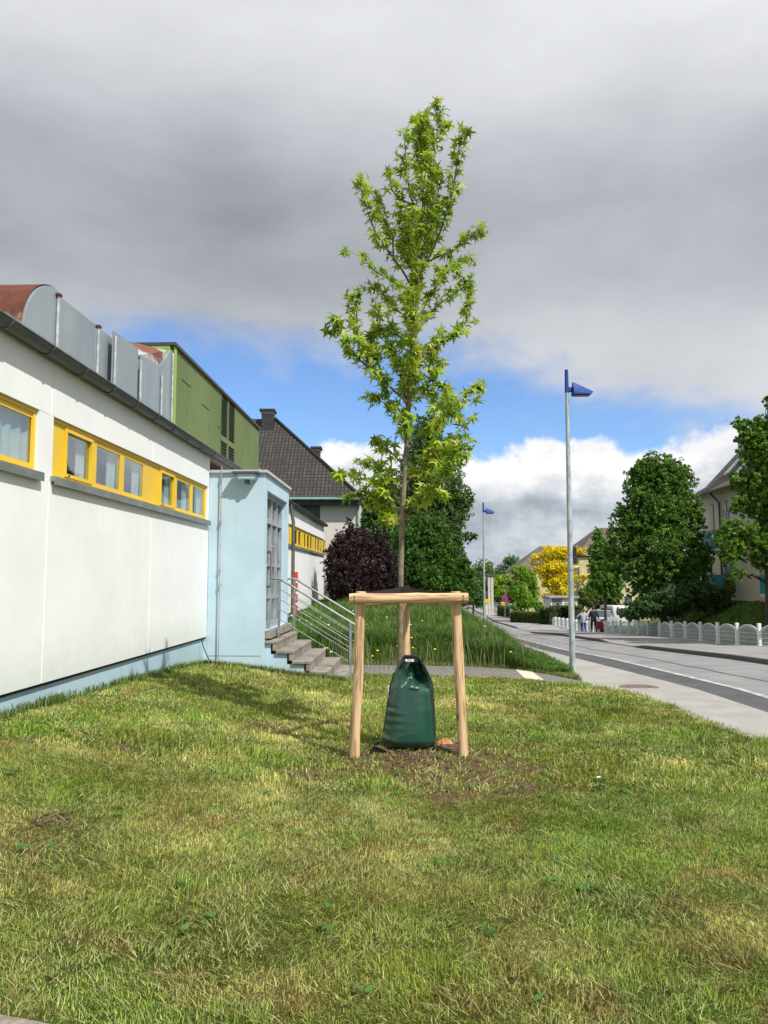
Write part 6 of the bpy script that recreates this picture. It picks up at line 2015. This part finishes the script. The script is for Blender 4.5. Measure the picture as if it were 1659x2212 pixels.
blades('grass_clippings', *cat_(bs), 'loose dry grass clippings lying over the lawn', mt=GM, zoff=.020)
# 3: short fringe on verge before the tall grass, and the tall meadow on the bank
def bank_batch(n, y0, y1, hmin, hmax, w, cols, x0=-3.4, tall=True):
    y = y0 + (y1 - y0) * RS.rand(n) ** 1.35
    xb_ = XB(y) - .08
    x = x0 + (xb_ - x0) * RS.rand(n)
    k = (y > YPF(x) + .03) & ~((x < -3.5 + .034 * y + .03) & (y < 32)) & ~((x < -.6) & (y < 16.15))
    edge_d = y - YPF(x)
    if tall: k &= RS.rand(n) < np.clip((edge_d - .15) / .5, 0, 1) * np.clip((XB(y) - x) / .3, .35, 1)
    else: k &= edge_d < 1.6
    x, y = x[k], y[k]; n = len(x)
    f = RS.rand(n)[:, None]
    m_ = fbm(x, y, 1.2, 99)[:, None]
    c_ = np.array(cols[0]) * (1 - f) + np.array(cols[1]) * f
    c_ = c_ * (.7 + .6 * m_)
    r = RS.rand(n)[:, None]
    c_ = np.where(r < cols[3], np.array(cols[2]) * (.7 + .6 * f), c_)
    h = (hmin + (hmax - hmin) * RS.rand(n)) * (.6 + .8 * fbm(x, y, .8, 15)) * (np.clip((XB(y) - x) / 1.2, .45, 1) * np.interp(x, [-2.6, -1.2], [.5, 1]) if tall else 1)
    a = RS.rand(n) * 6.28
    lm_ = .12 + .35 * RS.rand(n)
    return x, y, h, w * (.6 + .8 * RS.rand(n)), np.cos(a) * lm_, np.sin(a) * lm_, .3 + RS.rand(n) * .6, c_
tall_c = ((.045, .115, .012), (.11, .235, .03), (.30, .30, .12), .07)
bs = [bank_batch(170000, 15.0, 21, .22, .55, .010, tall_c, x0=-2.6), bank_batch(90000, 18, 24, .28, .62, .012, tall_c), bank_batch(60000, 22, 38, .35, .72, .017, tall_c)]
blades('tall_grass', *cat_(bs), 'tall uncut green meadow grass on the bank behind the paved path', mt=GM)
bs = [bank_batch(110000, 13.2, 19.0, .03, .11, .010, ((.09, .15, .03), (.17, .24, .05), (.30, .26, .11), .2), tall=False, x0=-.9)]
blades('verge_grass', *cat_(bs), 'short strip of grass between the paved path and the tall meadow', mt=GM)
# seed heads on the bank edge
n = 900
y = 15.9 + 9 * RS.rand(n) ** 1.3; x = XB(y) - .35 - 5.5 * RS.rand(n)
h = .5 + .35 * RS.rand(n); a = RS.rand(n) * 6.28
blades('seed_stalks', x, y, h, np.full(n, .007), np.cos(a) * .2, np.sin(a) * .2, RS.rand(n) * .5, np.tile(np.array([[.30, .30, .15]]), (n, 1)) * (.6 + .6 * RS.rand(n))[:, None], 'pale seed stalks among the tall meadow grass', mt=GM)
# weeds against the plinth
def weeds(n, xf, y0, y1, h, cd_, name, label):
    y = y0 + (y1 - y0) * RS.rand(n)
    cl = fbm(y, y * 0, .5, 5)
    k = RS.rand(n) < np.clip((cl - .35) * 3, .15, 1)
    y = y[k]; n = len(y)
    x = xf(y) + .01 + .12 * RS.rand(n) ** 2
    a = RS.rand(n) * 6.28
    f = RS.rand(n)[:, None]
    blades(name, x, y, h * (.4 + .9 * RS.rand(n)), .010 * (.6 + .6 * RS.rand(n)), np.cos(a) * .35, np.sin(a) * .35, RS.rand(n), np.array(cd_[0]) * (1 - f) + np.array(cd_[1]) * f, label, mt=GM)
weeds(5200, lambda y: -3.5 + .034 * y - .05, 5, 13.3, .13, ((.07, .13, .025), (.15, .23, .05)), 'edge_grass', 'longer grass tufts along the foot of the blue plinth')
n = 2600
x = -3.05 + 2.4 * RS.rand(n); y = BV0 - .12 - .12 * RS.rand(n) ** 2 + (x + 3) * -.02
a = RS.rand(n) * 6.28; f = RS.rand(n)[:, None]
blades('edge_grass', x, y, .04 + .11 * RS.rand(n), np.full(n, .010), np.cos(a) * .35, np.sin(a) * .35, RS.rand(n), np.array([.08, .13, .03]) * (1 - f) + np.array([.20, .24, .08]) * f, 'grass tufts at the foot of the light blue block', mt=GM)
# garden bank ivy behind the fence
n = 42000
y = 22 + 30 * RS.rand(n) ** 1.2; x = XFENCE(y) + .3 + 4.6 * RS.rand(n)
pos = np.stack([x, y, TZ(x, y) + .05 + .25 * RS.rand(n) * fbm(x, y, 1.0, 12)], 1)
f = (RS.rand(n) * .6 + .4 * fbm(x, y, .8, 3))[:, None]
P, F, C = diamonds(pos, rvec(n) * .8 + np.array([-.3, -.3, .8]), rvec(n), .11 * (.6 + .6 * RS.rand(n)), np.array([.03, .07, .008]) * (1 - f) + np.array([.13, .22, .02]) * f)
tag(np_mesh('ground_cover', P, F.ravel(), np.arange(len(F)) * 4, LEAF, C), 'bright green ground cover on the garden bank behind the fence', 'ground cover', kind='stuff')
# dandelion heads / daisies
fp = []
for i in range(46):
    y = 15.6 + 9 * rnd.random(); x = -2.6 + (float(XB(y)) + 1.6) * rnd.random()
    fp.append((x, y, tz(x, y) + .28 + .2 * rnd.random(), rnd.random()))
for cidx, (cc, nm, lab) in enumerate((((.80, .62, .02), 'yellow_flowers', 'small yellow flowers in the tall grass'), ((.72, .72, .70), 'white_flowers', 'small white flower heads in the tall grass'))):
    mb = MB()
    for i, (x, y, z, q) in enumerate(fp):
        if (i % 3 == 0) == (cidx == 1):
            mb.lathe([(.004, -.012), (.022 + .012 * q, 0), (.016, .014), (.002, .018)], (x, y, z), 7)
    tag(mb.build(nm, mat(nm + '_petal', cc, None, .8), None, True), lab, 'flowers', kind='stuff')
# leaf rosettes (plantain/dandelion) in the lawn
mb_p, mb_n, mb_t, mb_s, mb_c = [], [], [], [], []
for i in range(150):
    x = -3.2 + 7 * rnd.random(); y = 3.0 + 8.5 * rnd.random()
    if not bool(lawn_mask(np.array([x]), np.array([y]))[0]): continue
    for k in range(rnd.randint(4, 8)):
        a = rnd.random() * 6.28; s_ = .016 + .02 * rnd.random()
        mb_p.append((x + math.cos(a) * s_, y + math.sin(a) * s_, tz(x, y) + .035)); mb_n.append((rnd.gauss(0, .3), rnd.gauss(0, .3), 1)); mb_t.append((math.cos(a), math.sin(a), .2)); mb_s.append(s_)
        mb_c.append((.075 + .05 * rnd.random(), .19 + .07 * rnd.random(), .045))
P, F, C = diamonds(np.array(mb_p), np.array(mb_n), np.array(mb_t), np.array(mb_s), np.array(mb_c), .42)
tag(np_mesh('lawn_weeds', P, F.ravel(), np.arange(len(F)) * 4, LEAF, C), 'small broad leaved weeds in the lawn', 'weeds', kind='stuff')

# ================================================================== earth and small things
earth = mat('dark_earth', (.085, .052, .032), (.15, .098, .062), .98, 30, 1.0, 60, dist=.02)
clay = mat('orange_clay', (.42, .19, .07), (.50, .26, .11), .95, 14, .8, 40, dist=.02)
def clod(name, px, py, Y, rx, ry, rz, mt, label, seed, cat='clod'):
    p = at(px, py, Y)
    vs = []; fs = []
    n, m_ = 18, 9
    for i in range(m_ + 1):
        ph = math.pi * .5 * i / m_
        for k in range(n):
            a = 2 * math.pi * k / n
            d_ = Vector((math.cos(a) * math.cos(ph), math.sin(a) * math.cos(ph), math.sin(ph)))
            s = 1 + .35 * mnoise.noise(d_ * 2.3 + Vector((seed, 0, 0))) + .18 * mnoise.noise(d_ * 7 + Vector((0, seed, 0)))
            vs.append((d_.x * rx * s, d_.y * ry * s, d_.z * rz * s - .01))
    for i in range(m_):
        for k in range(n):
            k2 = (k + 1) % n
            fs.append((i * n + k, i * n + k2, i * n + n + k2, i * n + n + k))
    fs.append(tuple(range(m_ * n, m_ * n + n)))
    o = MB().add(vs, fs).build(name, mt, None, True, label=label, cat=cat)
    o.location = (p.x, Y, tz(p.x, Y))
    return o
clod('clay_clod', 962, 1585, 7.45, .085, .07, .085, clay, 'orange clay clod between the watering bag and the right stake', 3)
clod('earth_heap', 975, 1600, 7.35, .15, .12, .055, earth, 'dark earth heap at the foot of the right stake', 5, 'earth')
clod('earth_heap', 822, 1598, 7.3, .10, .09, .05, earth, 'dark earth heap left of the watering bag', 6, 'earth')
# many small crumbs of soil (uncountable)
mb = MB()
for i in range(900):
    a = rnd.random() * 6.28; r_ = abs(rnd.gauss(0, .55))
    x, y = .3 + math.cos(a) * r_ * 1.3, 7.0 + math.sin(a) * r_
    if rnd.random() < .35 and MOLE:
        q = rnd.choice(MOLE); x, y = q[0] + rnd.gauss(0, .5) * q[2], q[1] + rnd.gauss(0, .5) * q[2]
    s_ = .006 + .016 * rnd.random() ** 2
    z = tz(x, y) + .01
    mb.add([(x + s_ * rnd.uniform(.7, 1.2), y, z), (x - s_, y + s_ * rnd.uniform(.2, .8), z), (x, y - s_, z + .002), (x, y + s_ * .9, z), (x + .3 * s_, y, z + s_ * 1.1)], [(0, 3, 4), (3, 1, 4), (1, 2, 4), (2, 0, 4), (0, 2, 1, 3)])
tag(mb.build('soil_crumbs', earth, None, False), 'crumbs of bare brown soil round the young tree', 'soil', kind='stuff')
# black plastic collar left of the bag
p = at(812, 1592, 7.2)
mb = MB()
vs = []; fs = []
for i in range(11):
    a = math.pi * (.55 + .9 * i / 10)
    for (r_, z) in ((.150, -.02), (.158, .055), (.163, .055), (.155, -.02)):
        vs.append((.12 + r_ * math.cos(a), r_ * math.sin(a), z * (1 + .3 * math.sin(i))))
for i in range(10):
    for k in range(4):
        k2 = (k + 1) % 4
        fs.append((4 * i + k, 4 * i + k2, 4 * i + 4 + k2, 4 * i + 4 + k))
o = mb.add(vs, fs).build('watering_ring', mat('black_plastic', (.012, .014, .018), None, .45), None, True, label='edge of a black plastic ring in the soil left of the bag', cat='ring')
o.location = (p.x - .0, 7.25, tz(p.x, 7.25) + .0)
# scrap of white paper
p = G(1293, 1693, lambda x, y: TZ(x, y))
MB().add([(-.016, -.01, .05), (.014, -.012, .055), (.018, .008, .058), (-.012, .012, .052), (-.016, -.01, .048), (.014, -.012, .053), (.018, .008, .056), (-.012, .012, .05)],
         [(0, 1, 2, 3), (7, 6, 5, 4), (0, 4, 5, 1), (1, 5, 6, 2), (2, 6, 7, 3), (3, 7, 4, 0)]).build('paper_scrap', mat('paper_white', (.8, .8, .78), None, .8), None, False, label='tiny white scrap of paper lying on the lawn', cat='litter').location = (p.x, p.y, p.z)
# distant wood closing the horizon
n = 26000
az_ = RS.uniform(-.85, .85, n); dist_ = 300 + 60 * RS.rand(n)
x = np.sin(az_) * dist_; y = np.cos(az_) * dist_
hh3 = 6 + 7 * fbm(x, y, 28, 8)
pos = np.stack([x, y, -4 + hh3 * RS.rand(n) ** .7], 1)
f = RS.rand(n)[:, None]
P, F, C = diamonds(pos, rvec(n) + np.array([0, -.4, .5]), rvec(n), 1.3 * (.6 + .8 * RS.rand(n)), np.array([.03, .06, .02]) * (1 - f) + np.array([.08, .13, .05]) * f)
tag(np_mesh('distant_wood', P, F.ravel(), np.arange(len(F)) * 4, LEAFD, C), 'distant line of trees on the horizon', 'wood', kind='stuff')
